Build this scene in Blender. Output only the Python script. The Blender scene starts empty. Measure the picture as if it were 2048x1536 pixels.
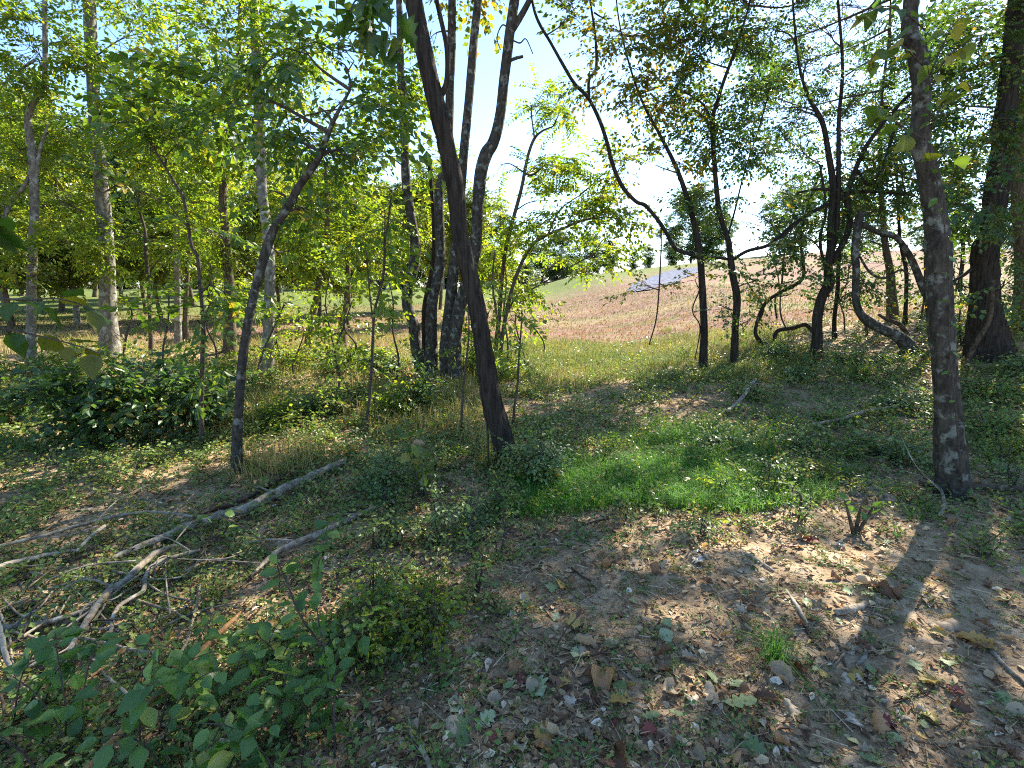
import bpy, math, random
import numpy as np
from mathutils import Vector, Matrix

SEED = 7
rng = np.random.default_rng(SEED)
random.seed(SEED)
R = math.radians
scene = bpy.context.scene
col = scene.collection

# ------------------------------------------------------------------ camera, world, sun, exposure
F_PX, W_PX, H_PX = 1000.0, 2048, 1536          # photograph pixels
PITCH = R(11.0)
CAM = np.array([0.0, 0.0, 1.55])
cam_data = bpy.data.cameras.new('camera')
cam_data.sensor_width = 36.0
cam_data.lens = 36.0 * F_PX / W_PX
cam_data.clip_start = 0.02
cam_data.clip_end = 3000
cam = bpy.data.objects.new('camera', cam_data)
col.objects.link(cam)
cam.location = CAM
cam.rotation_euler = (R(90) - PITCH, 0, 0)
scene.camera = cam

SUN_AZ, SUN_EL = R(40), R(39.5)                   # azimuth clockwise from +Y (the view direction)
SUN = np.array([math.sin(SUN_AZ) * math.cos(SUN_EL), math.cos(SUN_AZ) * math.cos(SUN_EL), math.sin(SUN_EL)])
world = bpy.data.worlds.new('World')
scene.world = world
world.use_nodes = True
wn = world.node_tree
bg = wn.nodes['Background']
sky = wn.nodes.new('ShaderNodeTexSky')
sky.sky_type = 'NISHITA'
sky.sun_disc = False
sky.sun_elevation = SUN_EL
sky.sun_rotation = SUN_AZ
sky.air_density = 1.0
sky.dust_density = 0.2
sky.ozone_density = 5.0
wn.links.new(sky.outputs[0], bg.inputs[0])
bg.inputs[1].default_value = 0.055
sun_data = bpy.data.lights.new('sun', 'SUN')
sun_data.energy = 2.5
sun_data.angle = R(0.5)
sun_data.color = (1.0, 0.93, 0.80)
sun = bpy.data.objects.new('sun', sun_data)
col.objects.link(sun)
sun.location = (20, 30, 40)
sun.rotation_euler = Vector(SUN).to_track_quat('Z', 'Y').to_euler()
scene.view_settings.view_transform = 'Standard'
scene.view_settings.look = 'None'
scene.view_settings.gamma = 1.0
scene.view_settings.use_curve_mapping = False
scene.view_settings.exposure = 3.0
try:
    scene.cycles.max_bounces = 12
    scene.cycles.diffuse_bounces = 7
    scene.cycles.transmission_bounces = 4
    scene.cycles.glossy_bounces = 2
    scene.cycles.use_denoising = False
    scene.cycles.filter_width = 1.1
    scene.cycles.sample_clamp_indirect = 4.0
except Exception:
    pass

# ------------------------------------------------------------------ maths helpers
CP, SP = math.cos(PITCH), math.sin(PITCH)
FWD = np.array([0, CP, -SP])
_lat = np.random.default_rng(3).random((257, 257))
_lat[256] = _lat[0]; _lat[:, 256] = _lat[:, 0]

def vnoise(x, y):
    x = np.asarray(x, float) % 256; y = np.asarray(y, float) % 256
    i = np.floor(x).astype(int); j = np.floor(y).astype(int)
    fx = x - i; fy = y - j
    i %= 256; j %= 256
    fx = fx * fx * (3 - 2 * fx); fy = fy * fy * (3 - 2 * fy)
    a = _lat[i, j]; b = _lat[i + 1, j]; c = _lat[i, j + 1]; d = _lat[i + 1, j + 1]
    return (a * (1 - fx) + b * fx) * (1 - fy) + (c * (1 - fx) + d * fx) * fy - 0.5

def ss(a, b, x):
    t = np.clip((np.asarray(x, float) - a) / (b - a), 0, 1)
    return t * t * (3 - 2 * t)

def height_smooth(x, y):
    x = np.asarray(x, float); y = np.asarray(y, float)
    h = 0.95 * ss(2.0, 9.0, x) * ss(3.0, 10.0, y)
    h = h - 0.45 * np.exp(-((x + 7.0) ** 2 / 9 + (y - 8.0) ** 2 / 6))
    h = h - 0.12 * np.exp(-((x + 2.6) ** 2 / 3 + (y - 4.5) ** 2 / 4))
    H = 1.25 + 3.6 * ss(-6, 42, x) + 0.9 * ss(40, 90, x)
    t = np.clip((y - 14) / 46, 0, 1.6)
    S = np.where(t < 1, t ** 1.25 * (1 - 0.12 * t ** 4), 0.88 - 0.10 * (t - 1))
    h = h + H * S * 1.12
    h = h + 0.10 * vnoise(x * 0.35 + 11, y * 0.35 + 5) * (1 - 0.6 * ss(14, 20, y))
    return h

def height(x, y):
    x = np.asarray(x, float); y = np.asarray(y, float)
    near = 1 - ss(7, 14, np.hypot(x, y))
    h = height_smooth(x, y)
    h = h + 0.05 * vnoise(x * 1.7, y * 1.7) + near * (0.022 * vnoise(x * 6 + 40, y * 6) + 0.012 * vnoise(x * 17, y * 17 + 9) + 0.006 * vnoise(x * 41, y * 41))
    return h

CAM[2] = 1.55 + float(height_smooth(0, 0))
cam.location = CAM

def ray(px, py):
    dx = px - W_PX / 2; dz = -(py - H_PX / 2)
    v = np.array([dx, F_PX * CP + dz * SP, -F_PX * SP + dz * CP])
    return v / np.linalg.norm(v)

def at(px, py, d):
    v = ray(px, py)
    return CAM + v * (d / v[1])

def zc(P):
    return float(np.dot(np.asarray(P) - CAM, FWD))

def gp(px, py, far=250.0):
    v = ray(px, py)
    t = 0.6; last = t
    while t < far:
        P = CAM + v * t
        if P[2] <= height(P[0], P[1]):
            lo, hi = last, t
            for _ in range(14):
                m = (lo + hi) / 2; P = CAM + v * m
                if P[2] <= height(P[0], P[1]): hi = m
                else: lo = m
            P = CAM + v * hi
            return P
        last = t; t *= 1.012
    P = CAM + v * far
    return P

def norm(a):
    a = np.asarray(a, float)
    return a / np.maximum(np.linalg.norm(a, axis=-1, keepdims=True), 1e-9)

def smooth_path(P, per=6):
    P = np.asarray(P, float)
    if len(P) < 3:
        t = np.linspace(0, 1, per + 1)[:, None]
        return P[0] * (1 - t) + P[-1] * t
    Q = np.vstack([2 * P[0] - P[1], P, 2 * P[-1] - P[-2]])
    out = []
    for i in range(1, len(Q) - 2):
        t = np.linspace(0, 1, per, endpoint=False)[:, None]
        a, b, c, d = Q[i - 1], Q[i], Q[i + 1], Q[i + 2]
        out.append(0.5 * (2 * b + (c - a) * t + (2 * a - 5 * b + 4 * c - d) * t ** 2 + (3 * b - a - 3 * c + d) * t ** 3))
    out.append(P[-1:])
    return np.vstack(out)

# ------------------------------------------------------------------ mesh building (quads only)
class MB:
    def __init__(self):
        self.V = []; self.Q = []; self.a = []; self.m = []; self.n = 0
    def add(self, V, Q, v=0.5, mat=0):
        V = np.asarray(V, float).reshape(-1, 3); Q = np.asarray(Q, int).reshape(-1, 4)
        if not len(Q): return
        self.V.append(V); self.Q.append(Q + self.n); self.n += len(V)
        self.a.append(np.broadcast_to(np.asarray(v, float), (len(Q),)).copy())
        self.m.append(np.broadcast_to(np.asarray(mat, int), (len(Q),)).copy())
    def mesh(self, name, mats, origin=(0, 0, 0), smooth=False):
        me = bpy.data.meshes.new(name)
        V = np.vstack(self.V) - np.asarray(origin); Q = np.vstack(self.Q)
        me.vertices.add(len(V)); me.vertices.foreach_set('co', V.astype(np.float32).ravel())
        me.loops.add(Q.size); me.loops.foreach_set('vertex_index', Q.astype(np.int32).ravel())
        me.polygons.add(len(Q))
        me.polygons.foreach_set('loop_start', np.arange(0, Q.size, 4, dtype=np.int32))
        me.polygons.foreach_set('material_index', np.concatenate(self.m).astype(np.int32))
        me.polygons.foreach_set('use_smooth', np.full(len(Q), bool(smooth)))
        at_ = me.attributes.new('v', 'FLOAT', 'FACE')
        at_.data.foreach_set('value', np.concatenate(self.a).astype(np.float32))
        for m in (mats if isinstance(mats, (list, tuple)) else [mats]): me.materials.append(m)
        me.update(calc_edges=True)
        me.validate()
        return me

def link(name, me, parent=None, loc=None):
    o = bpy.data.objects.new(name, me)
    col.objects.link(o)
    if parent is not None: o.parent = parent
    if loc is not None: o.location = loc
    return o

def tag(o, label=None, cat=None, group=None, kind=None):
    if label: o['label'] = label
    if cat: o['category'] = cat
    if group: o['group'] = group
    if kind: o['kind'] = kind
    return o

def thing(name, label, cat, loc, group=None):
    return tag(link(name, None, None, tuple(float(c) for c in loc)), label, cat, group)

def tube(mb, P, rad, sides=8, v=0.5, mat=0, rough=0.0, cap=True, ridge=0.0):
    P = np.asarray(P, float); n = len(P)
    rad = np.broadcast_to(np.asarray(rad, float), (n,))
    T = norm(np.gradient(P, axis=0))
    ref = np.array([0.0, 0.0, 1.0]) if abs(T[0][2]) < 0.8 else np.array([1.0, 0.0, 0.0])
    N = np.empty_like(P); u = ref - T[0] * np.dot(ref, T[0]); u /= np.linalg.norm(u)
    for i in range(n):
        u = u - T[i] * np.dot(u, T[i]); u /= max(np.linalg.norm(u), 1e-9); N[i] = u
    B = np.cross(T, N)
    a = np.linspace(0, 2 * np.pi, sides, endpoint=False)
    rr = np.repeat(rad[:, None], sides, 1)
    if rough:
        s = np.cumsum(np.r_[0, np.linalg.norm(np.diff(P, axis=0), axis=1)])
        o = rng.random() * 200
        rr = rr * (1 + rough * 2 * (vnoise(a[None] * 2.2 + o, s[:, None] * 3 + o) * 0.7 + vnoise(a[None] * 5 + o, s[:, None] * 2 + 7) * 0.6))
    if ridge:
        s = np.cumsum(np.r_[0, np.linalg.norm(np.diff(P, axis=0), axis=1)])
        rr = rr * (1 + ridge * 2 * np.abs(vnoise(np.arange(sides)[None] * .52 + 3, s[:, None] * 5)) - ridge * .4 + ridge * vnoise(np.arange(sides)[None] * .9, s[:, None] * 16))
    V = P[:, None] + rr[..., None] * (np.cos(a)[None, :, None] * N[:, None] + np.sin(a)[None, :, None] * B[:, None])
    i = np.arange(n - 1)[:, None]; j = np.arange(sides)[None]
    Q = np.stack([i * sides + j, i * sides + (j + 1) % sides, (i + 1) * sides + (j + 1) % sides, (i + 1) * sides + j], -1).reshape(-1, 4)
    V = V.reshape(-1, 3)
    if cap and sides >= 4:
        k = len(V)
        V = np.vstack([V, P[-1] + T[-1] * rad[-1] * 0.35, P[0] - T[0] * rad[0] * 0.2])
        e = (n - 1) * sides
        jj = np.arange(0, sides - 1, 2)
        c1 = np.stack([e + jj, e + jj + 1, e + (jj + 2) % sides, np.full_like(jj, k)], -1)
        c0 = np.stack([(jj + 2) % sides, jj + 1, jj, np.full_like(jj, k + 1)], -1)
        Q = np.vstack([Q, c1, c0])
    mb.add(V, Q, v, mat)

LEAF4_V = np.array([[0, 0, 0], [.32, .5, .10], [.72, .34, .06], [1, 0, -.08], [.72, -.34, .06], [.32, -.5, .10]])
LEAF4_Q = np.array([[0, 3, 2, 1], [0, 5, 4, 3]])
LEAF2_V = np.array([[0, 0, 0], [.45, .5, .07], [1, 0, -.06], [.45, -.5, .07]])
LEAF2_Q = np.array([[0, 3, 2, 1]])

def frames(d, up, roll=None):
    d = norm(d); up = np.broadcast_to(np.asarray(up, float), d.shape)
    z = up - d * (up * d).sum(-1, keepdims=True); z = norm(z + 1e-6)
    y = np.cross(z, d)
    if roll is not None:
        c, s = np.cos(roll)[:, None], np.sin(roll)[:, None]
        y, z = y * c + z * s, z * c - y * s
    return d, y, z

def leaves(mb, P, d, up, L, Wd, v, mat=0, quad=False, roll=None):
    P = np.asarray(P, float); n = len(P)
    if n == 0: return
    T, Q = (LEAF2_V, LEAF2_Q) if quad else (LEAF4_V, LEAF4_Q)
    X, Y, Z = frames(np.asarray(d, float), up, roll)
    L = np.broadcast_to(np.asarray(L, float), (n,))[:, None, None]; Wd = np.broadcast_to(np.asarray(Wd, float), (n,))[:, None, None]
    V = P[:, None] + T[None, :, 0:1] * L * X[:, None] + T[None, :, 1:2] * Wd * Y[:, None] + T[None, :, 2:3] * L * Z[:, None]
    q = (Q[None] + (np.arange(n) * len(T))[:, None, None]).reshape(-1, 4)
    mb.add(V.reshape(-1, 3), q, np.repeat(np.broadcast_to(np.asarray(v, float), (n,)), len(Q)), mat)

def make_spray(seed, n=16, length=0.55, ll=0.08, lw=0.042, quad=False, compound=False, droop=0.25):
    r = np.random.default_rng(seed); mb = MB()
    def axis(p0, d0, ln, k):
        t = np.linspace(0, 1, k)[:, None]
        side = r.normal(0, .08, 3) * ln
        P = p0 + d0 * ln * t + np.array([0, 0, -droop * ln]) * t ** 2 + side * t ** 2
        return P
    main = axis(np.zeros(3), np.array([1.0, 0, 0.12]), length, 5)
    if quad: tube(mb, main[[0, 4]], [0.004, 0.0015], 3, 0.5, 1, cap=False)
    else: tube(mb, main[[0, 2, 4]], [0.0045, 0.003, 0.0015], 3, 0.5, 1, cap=False)
    axes = [(main, n if compound else int(n * .55))]
    if not compound:
        for s in (-1, 1):
            b = main[1 + (s > 0)]
            sub = axis(b, norm(np.array([.75, s * .7, r.normal(0, .12)])), length * r.uniform(.45, .65), 4)
            if not quad: tube(mb, sub[[0, 3]], [0.0028, 0.0012], 3, 0.5, 1, cap=False)
            axes.append((sub, int(n * .25)))
    for P, k in axes:
        if compound:
            tt = np.repeat(np.linspace(.14, 1, k // 2), 2); sg = np.tile([-1, 1], k // 2)[:len(tt)]
            tt = tt[:len(sg)]
        else:
            tt = np.clip(np.linspace(.18, 1, max(k, 2)) + r.normal(0, .03, max(k, 2)), .1, 1); sg = np.where(np.arange(len(tt)) % 2 == 0, 1, -1)
        idx = tt * (len(P) - 1); i0 = np.clip(idx.astype(int), 0, len(P) - 2); f = (idx - i0)[:, None]
        pos = P[i0] * (1 - f) + P[i0 + 1] * f
        ax = norm(P[i0 + 1] - P[i0])
        sd = np.stack([-ax[:, 1], ax[:, 0], np.zeros(len(ax))], 1) * sg[:, None]
        ang = (r.normal(72, 8, len(tt)) if compound else r.normal(50, 16, len(tt))) * np.pi / 180
        if not compound: ang[-1] *= .2
        d = ax * np.cos(ang)[:, None] + sd * np.sin(ang)[:, None]
        d[:, 2] -= r.uniform(0.0, .5, len(tt)) if not compound else .18
        sz = r.uniform(.72, 1.2, len(tt))
        up = norm(np.array([0, 0, 1.0]) + r.normal(0, .38, (len(tt), 3)))
        leaves(mb, pos, d, up, ll * sz, lw * sz * r.uniform(.85, 1.15, len(tt)), r.uniform(.15, .85, len(tt)), 0, quad)
    return np.vstack(mb.V), np.vstack(mb.Q), np.concatenate(mb.a), np.concatenate(mb.m)

SPRAYS = {
    'near': [make_spray(10 + i, 18, .55, .085, .043) for i in range(6)],
    'elm':  [make_spray(20 + i, 24, .58, .090, .052, quad=True) for i in range(8)],
    'small': [make_spray(30 + i, 26, .50, .072, .046, quad=True) for i in range(8)],
    'broad': [make_spray(50 + i, 13, .50, .100, .070) for i in range(5)],
    'ash':  [make_spray(70 + i, 22, .60, .110, .036, quad=True, compound=True, droop=.4) for i in range(6)],
    'far':  [make_spray(90 + i, 22, 1.0, .19, .13, quad=True) for i in range(6)],
    'roof': [make_spray(110 + i, 26, 1.0, .12, .082, quad=True) for i in range(6)],
    'weed': [make_spray(130 + i, 12, .22, .045, .028, quad=True) for i in range(8)],
}

GAPS = []          # (x, y, rx, ry, angle): openings in the canopy, as the sun patches they throw on the ground
SOFT = []
def in_gap(P, strong=False, soft=False):
    t = (P[:, 2] - .1) / SUN[2]; x, y = P[:, 0] - SUN[0] * t, P[:, 1] - SUN[1] * t
    k = np.zeros(len(P), bool)
    for gx, gy, rx, ry, a in (SOFT if soft else GAPS[:4] if strong else GAPS):
        u = (x - gx) * math.cos(a) + (y - gy) * math.sin(a); w = -(x - gx) * math.sin(a) + (y - gy) * math.cos(a)
        k |= (u / rx) ** 2 + (w / ry) ** 2 < 1
    return k & (P[:, 2] > 1.6)

def put_sprays(mb, kind, P, d, scale, voff, roll=None):
    P = np.asarray(P, float); n = len(P)
    if n == 0: return
    if GAPS and P.shape[0] > 1:
        keep = ~in_gap(P) | (rng.random(n) < (.05 if kind == 'roof' else .72))
        keep &= ~in_gap(P, True)
        if kind == 'roof': keep &= ~in_gap(P, soft=True) | (rng.random(n) < .3)
        P, d = P[keep], np.asarray(d, float)[keep]; scale = np.broadcast_to(np.asarray(scale, float), (n,))[keep]; voff = np.broadcast_to(np.asarray(voff, float), (n,))[keep]
        roll = None if roll is None else roll[keep]; n = len(P)
        if n == 0: return
    d = np.asarray(d, float)
    T = SPRAYS[kind]; pick = rng.integers(0, len(T), n)
    up = norm(np.array([0, 0, 1.0]) + rng.normal(0, .25, (n, 3)))
    X, Y, Z = frames(d, up, roll)
    scale = np.broadcast_to(np.asarray(scale, float), (n,)); voff = np.broadcast_to(np.asarray(voff, float), (n,))
    for k, (tv, tq, ta, tm) in enumerate(T):
        s = np.where(pick == k)[0]
        if not len(s): continue
        sc = scale[s][:, None, None]
        V = P[s][:, None] + sc * (tv[None, :, 0:1] * X[s][:, None] + tv[None, :, 1:2] * Y[s][:, None] + tv[None, :, 2:3] * Z[s][:, None])
        Q = (tq[None] + (np.arange(len(s)) * len(tv))[:, None, None]).reshape(-1, 4)
        a = np.clip(ta[None] + voff[s][:, None], 0, 1)
        mb.add(V.reshape(-1, 3), Q, a.ravel(), np.tile(tm, len(s)))

# ------------------------------------------------------------------ materials
def new_mat(name):
    m = bpy.data.materials.new(name); m.use_nodes = True
    nt = m.node_tree; nt.nodes.clear()
    out = nt.nodes.new('ShaderNodeOutputMaterial')
    return m, nt, out

def ramp(nt, stops):
    n = nt.nodes.new('ShaderNodeValToRGB'); e = n.color_ramp.elements
    e[0].position, e[0].color = stops[0][0], (*stops[0][1], 1)
    e[1].position, e[1].color = stops[-1][0], (*stops[-1][1], 1)
    for p, c in stops[1:-1]:
        x = e.new(p); x.color = (*c, 1)
    return n

def leaf_mat(name, stops, trans=0.45, tint=(1.7, 1.75, .55), rough=.38, by_object=False, spec=.5):
    m, nt, out = new_mat(name); N, L = nt.nodes, nt.links
    if by_object:
        src = N.new('ShaderNodeObjectInfo').outputs['Random']
    else:
        a = N.new('ShaderNodeAttribute'); a.attribute_name = 'v'; src = a.outputs['Fac']
    rp = ramp(nt, stops); L.new(src, rp.inputs[0])
    tc = N.new('ShaderNodeTexCoord')
    nz = N.new('ShaderNodeTexNoise'); nz.inputs['Scale'].default_value = 60; nz.inputs['Detail'].default_value = 2
    L.new(tc.outputs['Object'], nz.inputs['Vector'])
    mr = N.new('ShaderNodeMapRange'); mr.inputs['From Min'].default_value = .3; mr.inputs['From Max'].default_value = .7
    mr.inputs['To Min'].default_value = .75; mr.inputs['To Max'].default_value = 1.25; L.new(nz.outputs['Fac'], mr.inputs['Value'])
    mul = N.new('ShaderNodeVectorMath'); mul.operation = 'SCALE'; L.new(rp.outputs[0], mul.inputs[0]); L.new(mr.outputs[0], mul.inputs['Scale'])
    p = N.new('ShaderNodeBsdfPrincipled'); p.inputs['Roughness'].default_value = rough; p.inputs['Specular IOR Level'].default_value = spec
    L.new(mul.outputs[0], p.inputs['Base Color'])
    if trans > 0:
        t = N.new('ShaderNodeBsdfTranslucent')
        tm = N.new('ShaderNodeVectorMath'); tm.operation = 'MULTIPLY'; tm.inputs[1].default_value = tint
        L.new(mul.outputs[0], tm.inputs[0]); L.new(tm.outputs[0], t.inputs['Color'])
        mx = N.new('ShaderNodeMixShader'); mx.inputs[0].default_value = trans
        L.new(p.outputs[0], mx.inputs[1]); L.new(t.outputs[0], mx.inputs[2]); L.new(mx.outputs[0], out.inputs[0])
    else:
        L.new(p.outputs[0], out.inputs[0])
    return m

def bark_mat(name, dark, light, lichen=None, lichen_amt=.5, sc=(22, 22, 3.0), bump=.7, patch=7.0):
    m, nt, out = new_mat(name); N, L = nt.nodes, nt.links
    tc = N.new('ShaderNodeTexCoord'); mp = N.new('ShaderNodeMapping'); mp.inputs['Scale'].default_value = sc
    L.new(tc.outputs['Object'], mp.inputs[0])
    n1 = N.new('ShaderNodeTexNoise'); n1.inputs['Scale'].default_value = 1.6; n1.inputs['Detail'].default_value = 6; n1.inputs['Roughness'].default_value = .65
    L.new(mp.outputs[0], n1.inputs['Vector'])
    rp = ramp(nt, [(.34, dark), (.66, light)]); L.new(n1.outputs['Fac'], rp.inputs[0])
    c = rp.outputs[0]
    if lichen:
        n2 = N.new('ShaderNodeTexNoise'); n2.inputs['Scale'].default_value = patch; n2.inputs['Detail'].default_value = 5; n2.inputs['Roughness'].default_value = .6
        L.new(tc.outputs['Object'], n2.inputs['Vector'])
        r2 = ramp(nt, [(lichen_amt, (0, 0, 0)), (lichen_amt + .09, (1, 1, 1))]); L.new(n2.outputs['Fac'], r2.inputs[0])
        mx = N.new('ShaderNodeMix'); mx.data_type = 'RGBA'
        L.new(r2.outputs[0], mx.inputs[0]); L.new(c, mx.inputs[6]); mx.inputs[7].default_value = (*lichen, 1)
        c = mx.outputs[2]
    p = N.new('ShaderNodeBsdfPrincipled'); p.inputs['Roughness'].default_value = .9; p.inputs['Specular IOR Level'].default_value = .15
    L.new(c, p.inputs['Base Color'])
    b = N.new('ShaderNodeBump'); b.inputs['Strength'].default_value = bump; b.inputs['Distance'].default_value = .025
    L.new(n1.outputs['Fac'], b.inputs['Height']); L.new(b.outputs[0], p.inputs['Normal'])
    L.new(p.outputs[0], out.inputs[0])
    return m

M = {}
M['leaf_sun'] = leaf_mat('leaf_sunny_green', [(0, (0.054, 0.115, 0.019)), (.45, (0.101, 0.182, 0.024)), (.8, (0.162, 0.230, 0.030)), (1, (0.257, 0.230, 0.034))], .58, tint=(2.35, 1.95, .5))  # bright yellow-green ramp and tint: the backlit look is put into the colour
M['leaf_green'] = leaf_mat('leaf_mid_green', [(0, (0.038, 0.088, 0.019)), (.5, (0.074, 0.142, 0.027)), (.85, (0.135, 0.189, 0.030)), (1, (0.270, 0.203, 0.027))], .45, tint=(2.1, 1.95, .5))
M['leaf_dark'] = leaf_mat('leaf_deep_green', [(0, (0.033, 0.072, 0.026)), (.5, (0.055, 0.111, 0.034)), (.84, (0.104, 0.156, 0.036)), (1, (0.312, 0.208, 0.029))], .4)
M['leaf_autumn'] = leaf_mat('leaf_turning', [(0, (0.054, 0.090, 0.022)), (.45, (0.096, 0.132, 0.024)), (.75, (0.228, 0.180, 0.024)), (1, (0.360, 0.180, 0.024))], .45)
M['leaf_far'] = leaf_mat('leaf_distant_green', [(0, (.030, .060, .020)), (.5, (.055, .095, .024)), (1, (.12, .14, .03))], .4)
M['leaf_far_lit'] = leaf_mat('leaf_distant_lit_green', [(0, (0.075, 0.125, 0.025)), (.5, (0.125, 0.188, 0.035)), (1, (0.237, 0.237, 0.044))], .45, tint=(2.2, 1.85, .5))  # lit copy of the distant leaf: sunlight put into a yellower, brighter colour
M['leaf_blue'] = leaf_mat('leaf_blue_green', [(0, (.07, .125, .045)), (.6, (.125, .19, .065)), (1, (.21, .26, .09))], .3, spec=.4)
M['weed'] = leaf_mat('weed_green', [(0, (.075, .13, .035)), (.45, (.13, .21, .06)), (.75, (.21, .25, .075)), (.88, (.30, .23, .09)), (1, (.34, .21, .10))], .35, spec=.25)
M['grass'] = leaf_mat('grass_lush', [(0, (0.049, 0.133, 0.025)), (.6, (0.084, 0.210, 0.039)), (1, (0.154, 0.266, 0.056))], .4, spec=.12, rough=.6)
M['grass_dry'] = leaf_mat('grass_straw', [(0, (0.104, 0.156, 0.039)), (.4, (0.182, 0.221, 0.052)), (.7, (0.338, 0.273, 0.104)), (1, (0.442, 0.325, 0.169))], .35, tint=(1.3, 1.25, .8), spec=.12, rough=.6)
M['field_blade'] = leaf_mat('field_grass', [(0, (.10, .15, .035)), (.35, (.20, .20, .07)), (.65, (.36, .26, .15)), (1, (.36, .19, .11))], .25, tint=(1.2, 1.15, .8), spec=.12, rough=.6)
M['hero_leaf'] = leaf_mat('shrub_leaf', [(0, (.06, .125, .03)), (.6, (.105, .20, .045)), (.93, (.15, .25, .055)), (1, (.33, .33, .08))], .38, by_object=True, rough=.38)
M['maple_leaf'] = leaf_mat('maple_leaf', [(0, (.035, .075, .014)), (.7, (.06, .11, .02)), (1, (.16, .14, .02))], .5, by_object=True)
M['heart_leaf'] = leaf_mat('heart_leaf', [(0, (.055, .10, .025)), (.6, (.10, .15, .03)), (1, (.30, .25, .05))], .5, by_object=True)
M['dead_brown'] = leaf_mat('dead_leaf_brown', [(0, (0.125, 0.056, 0.027)), (.5, (0.250, 0.125, 0.056)), (1, (0.413, 0.213, 0.088))], .12, tint=(1.2, 1, .7), by_object=True, rough=.6)
M['dead_tan'] = leaf_mat('dead_leaf_tan', [(0, (0.288, 0.204, 0.120)), (.5, (0.432, 0.324, 0.204)), (1, (0.600, 0.492, 0.348))], .12, tint=(1.1, 1, .8), by_object=True, rough=.6)
M['dead_green'] = leaf_mat('fresh_fallen_leaf', [(0, (.11, .15, .05)), (.6, (.20, .25, .10)), (1, (.34, .36, .20))], .12, by_object=True, rough=.55)
M['dead_yellow'] = leaf_mat('fallen_leaf_yellow', [(0, (.30, .20, .04)), (.5, (.42, .30, .07)), (1, (.50, .26, .06))], .15, tint=(1.2, 1, .6), by_object=True, rough=.55)
M['dead_red'] = leaf_mat('fallen_leaf_red', [(0, (.13, .02, .02)), (1, (.24, .05, .03))], .12, tint=(1.2, .9, .7), by_object=True, rough=.55)
M['litter'] = leaf_mat('litter_mix', [(0, (.08, .045, .025)), (.3, (.20, .11, .058)), (.55, (.34, .21, .11)), (.8, (.52, .37, .21)), (.92, (.62, .49, .32)), (1, (.70, .60, .46))], 0, rough=.75, spec=.15)
M['twig'] = bark_mat('twig_bark', (.035, .026, .02), (.11, .085, .065), sc=(30, 30, 30), bump=.2)
M['twig_grey'] = bark_mat('dead_twig', (.11, .082, .055), (.33, .265, .19), sc=(20, 20, 20), bump=.3)
M['bark_dark'] = bark_mat('bark_dark_furrowed', (.012, .010, .008), (.062, .048, .036), (.13, .12, .095), .66, sc=(26, 26, 2.2), bump=1.0, patch=10)
M['bark_lichen'] = bark_mat('bark_lichen_mottled', (.022, .019, .015), (.088, .074, .058), (.18, .18, .15), .54, sc=(16, 16, 7), bump=.8, patch=11)
M['bark_pale'] = bark_mat('bark_pale_mottled', (.085, .075, .06), (.22, .20, .165), (.32, .31, .27), .52, sc=(12, 12, 6), bump=.6, patch=8)
M['bark_brown'] = bark_mat('bark_brown', (.045, .032, .022), (.15, .115, .08), (.20, .19, .15), .62, sc=(18, 18, 3), bump=.8)
M['log_grey'] = bark_mat('fallen_wood_grey', (.10, .08, .058), (.40, .335, .25), (.48, .45, .35), .58, sc=(14, 14, 14), bump=.6, patch=12)
M['log_dark'] = bark_mat('fallen_wood_dark', (.032, .022, .014), (.13, .092, .062), (.22, .19, .13), .62, sc=(14, 14, 14), bump=.7)
M['log_orange'] = bark_mat('fallen_wood_orange', (.17, .075, .03), (.40, .22, .10), (.50, .34, .19), .60, sc=(16, 16, 16), bump=.5, patch=16)
M['wood_pale'] = bark_mat('split_wood_pale', (.26, .21, .15), (.52, .45, .35), sc=(20, 20, 20), bump=.4)
M['stone'] = bark_mat('flat_stone', (.12, .10, .07), (.26, .225, .165), (.16, .17, .09), .52, sc=(9, 9, 9), bump=.9, patch=14)

def ground_mat():
    m, nt, out = new_mat('woodland_soil'); N, L = nt.nodes, nt.links
    tc = N.new('ShaderNodeTexCoord')
    def noise(s, d=5, ro=.6):
        n = N.new('ShaderNodeTexNoise'); n.inputs['Scale'].default_value = s; n.inputs['Detail'].default_value = d; n.inputs['Roughness'].default_value = ro
        L.new(tc.outputs['Object'], n.inputs['Vector']); return n.outputs['Fac']
    big, mid, fine = noise(.55), noise(5, 6), noise(55, 4, .7)
    c1 = ramp(nt, [(.36, (.20, .135, .076)), (.52, (.37, .27, .165)), (.68, (.52, .41, .27))]); L.new(mid, c1.inputs[0])
    c2 = ramp(nt, [(.35, (.11, .068, .039)), (.5, (.28, .185, .105)), (.62, (.42, .30, .18)), (.75, (.53, .41, .26))]); L.new(fine, c2.inputs[0])
    mx = N.new('ShaderNodeMix'); mx.data_type = 'RGBA'
    r = ramp(nt, [(.42, (.25, .25, .25)), (.6, (.8, .8, .8))]); L.new(big, r.inputs[0])
    L.new(r.outputs[0], mx.inputs[0]); L.new(c1.outputs[0], mx.inputs[6]); L.new(c2.outputs[0], mx.inputs[7])
    p = N.new('ShaderNodeBsdfPrincipled'); p.inputs['Roughness'].default_value = .95; p.inputs['Specular IOR Level'].default_value = .1
    L.new(mx.outputs[2], p.inputs['Base Color'])
    b = N.new('ShaderNodeBump'); b.inputs['Strength'].default_value = .8; b.inputs['Distance'].default_value = .012
    L.new(fine, b.inputs['Height']); b2 = N.new('ShaderNodeBump'); b2.inputs['Strength'].default_value = .6; b2.inputs['Distance'].default_value = .05
    L.new(mid, b2.inputs['Height']); L.new(b.outputs[0], b2.inputs['Normal']); L.new(b2.outputs[0], p.inputs['Normal'])
    L.new(p.outputs[0], out.inputs[0]); return m

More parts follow.
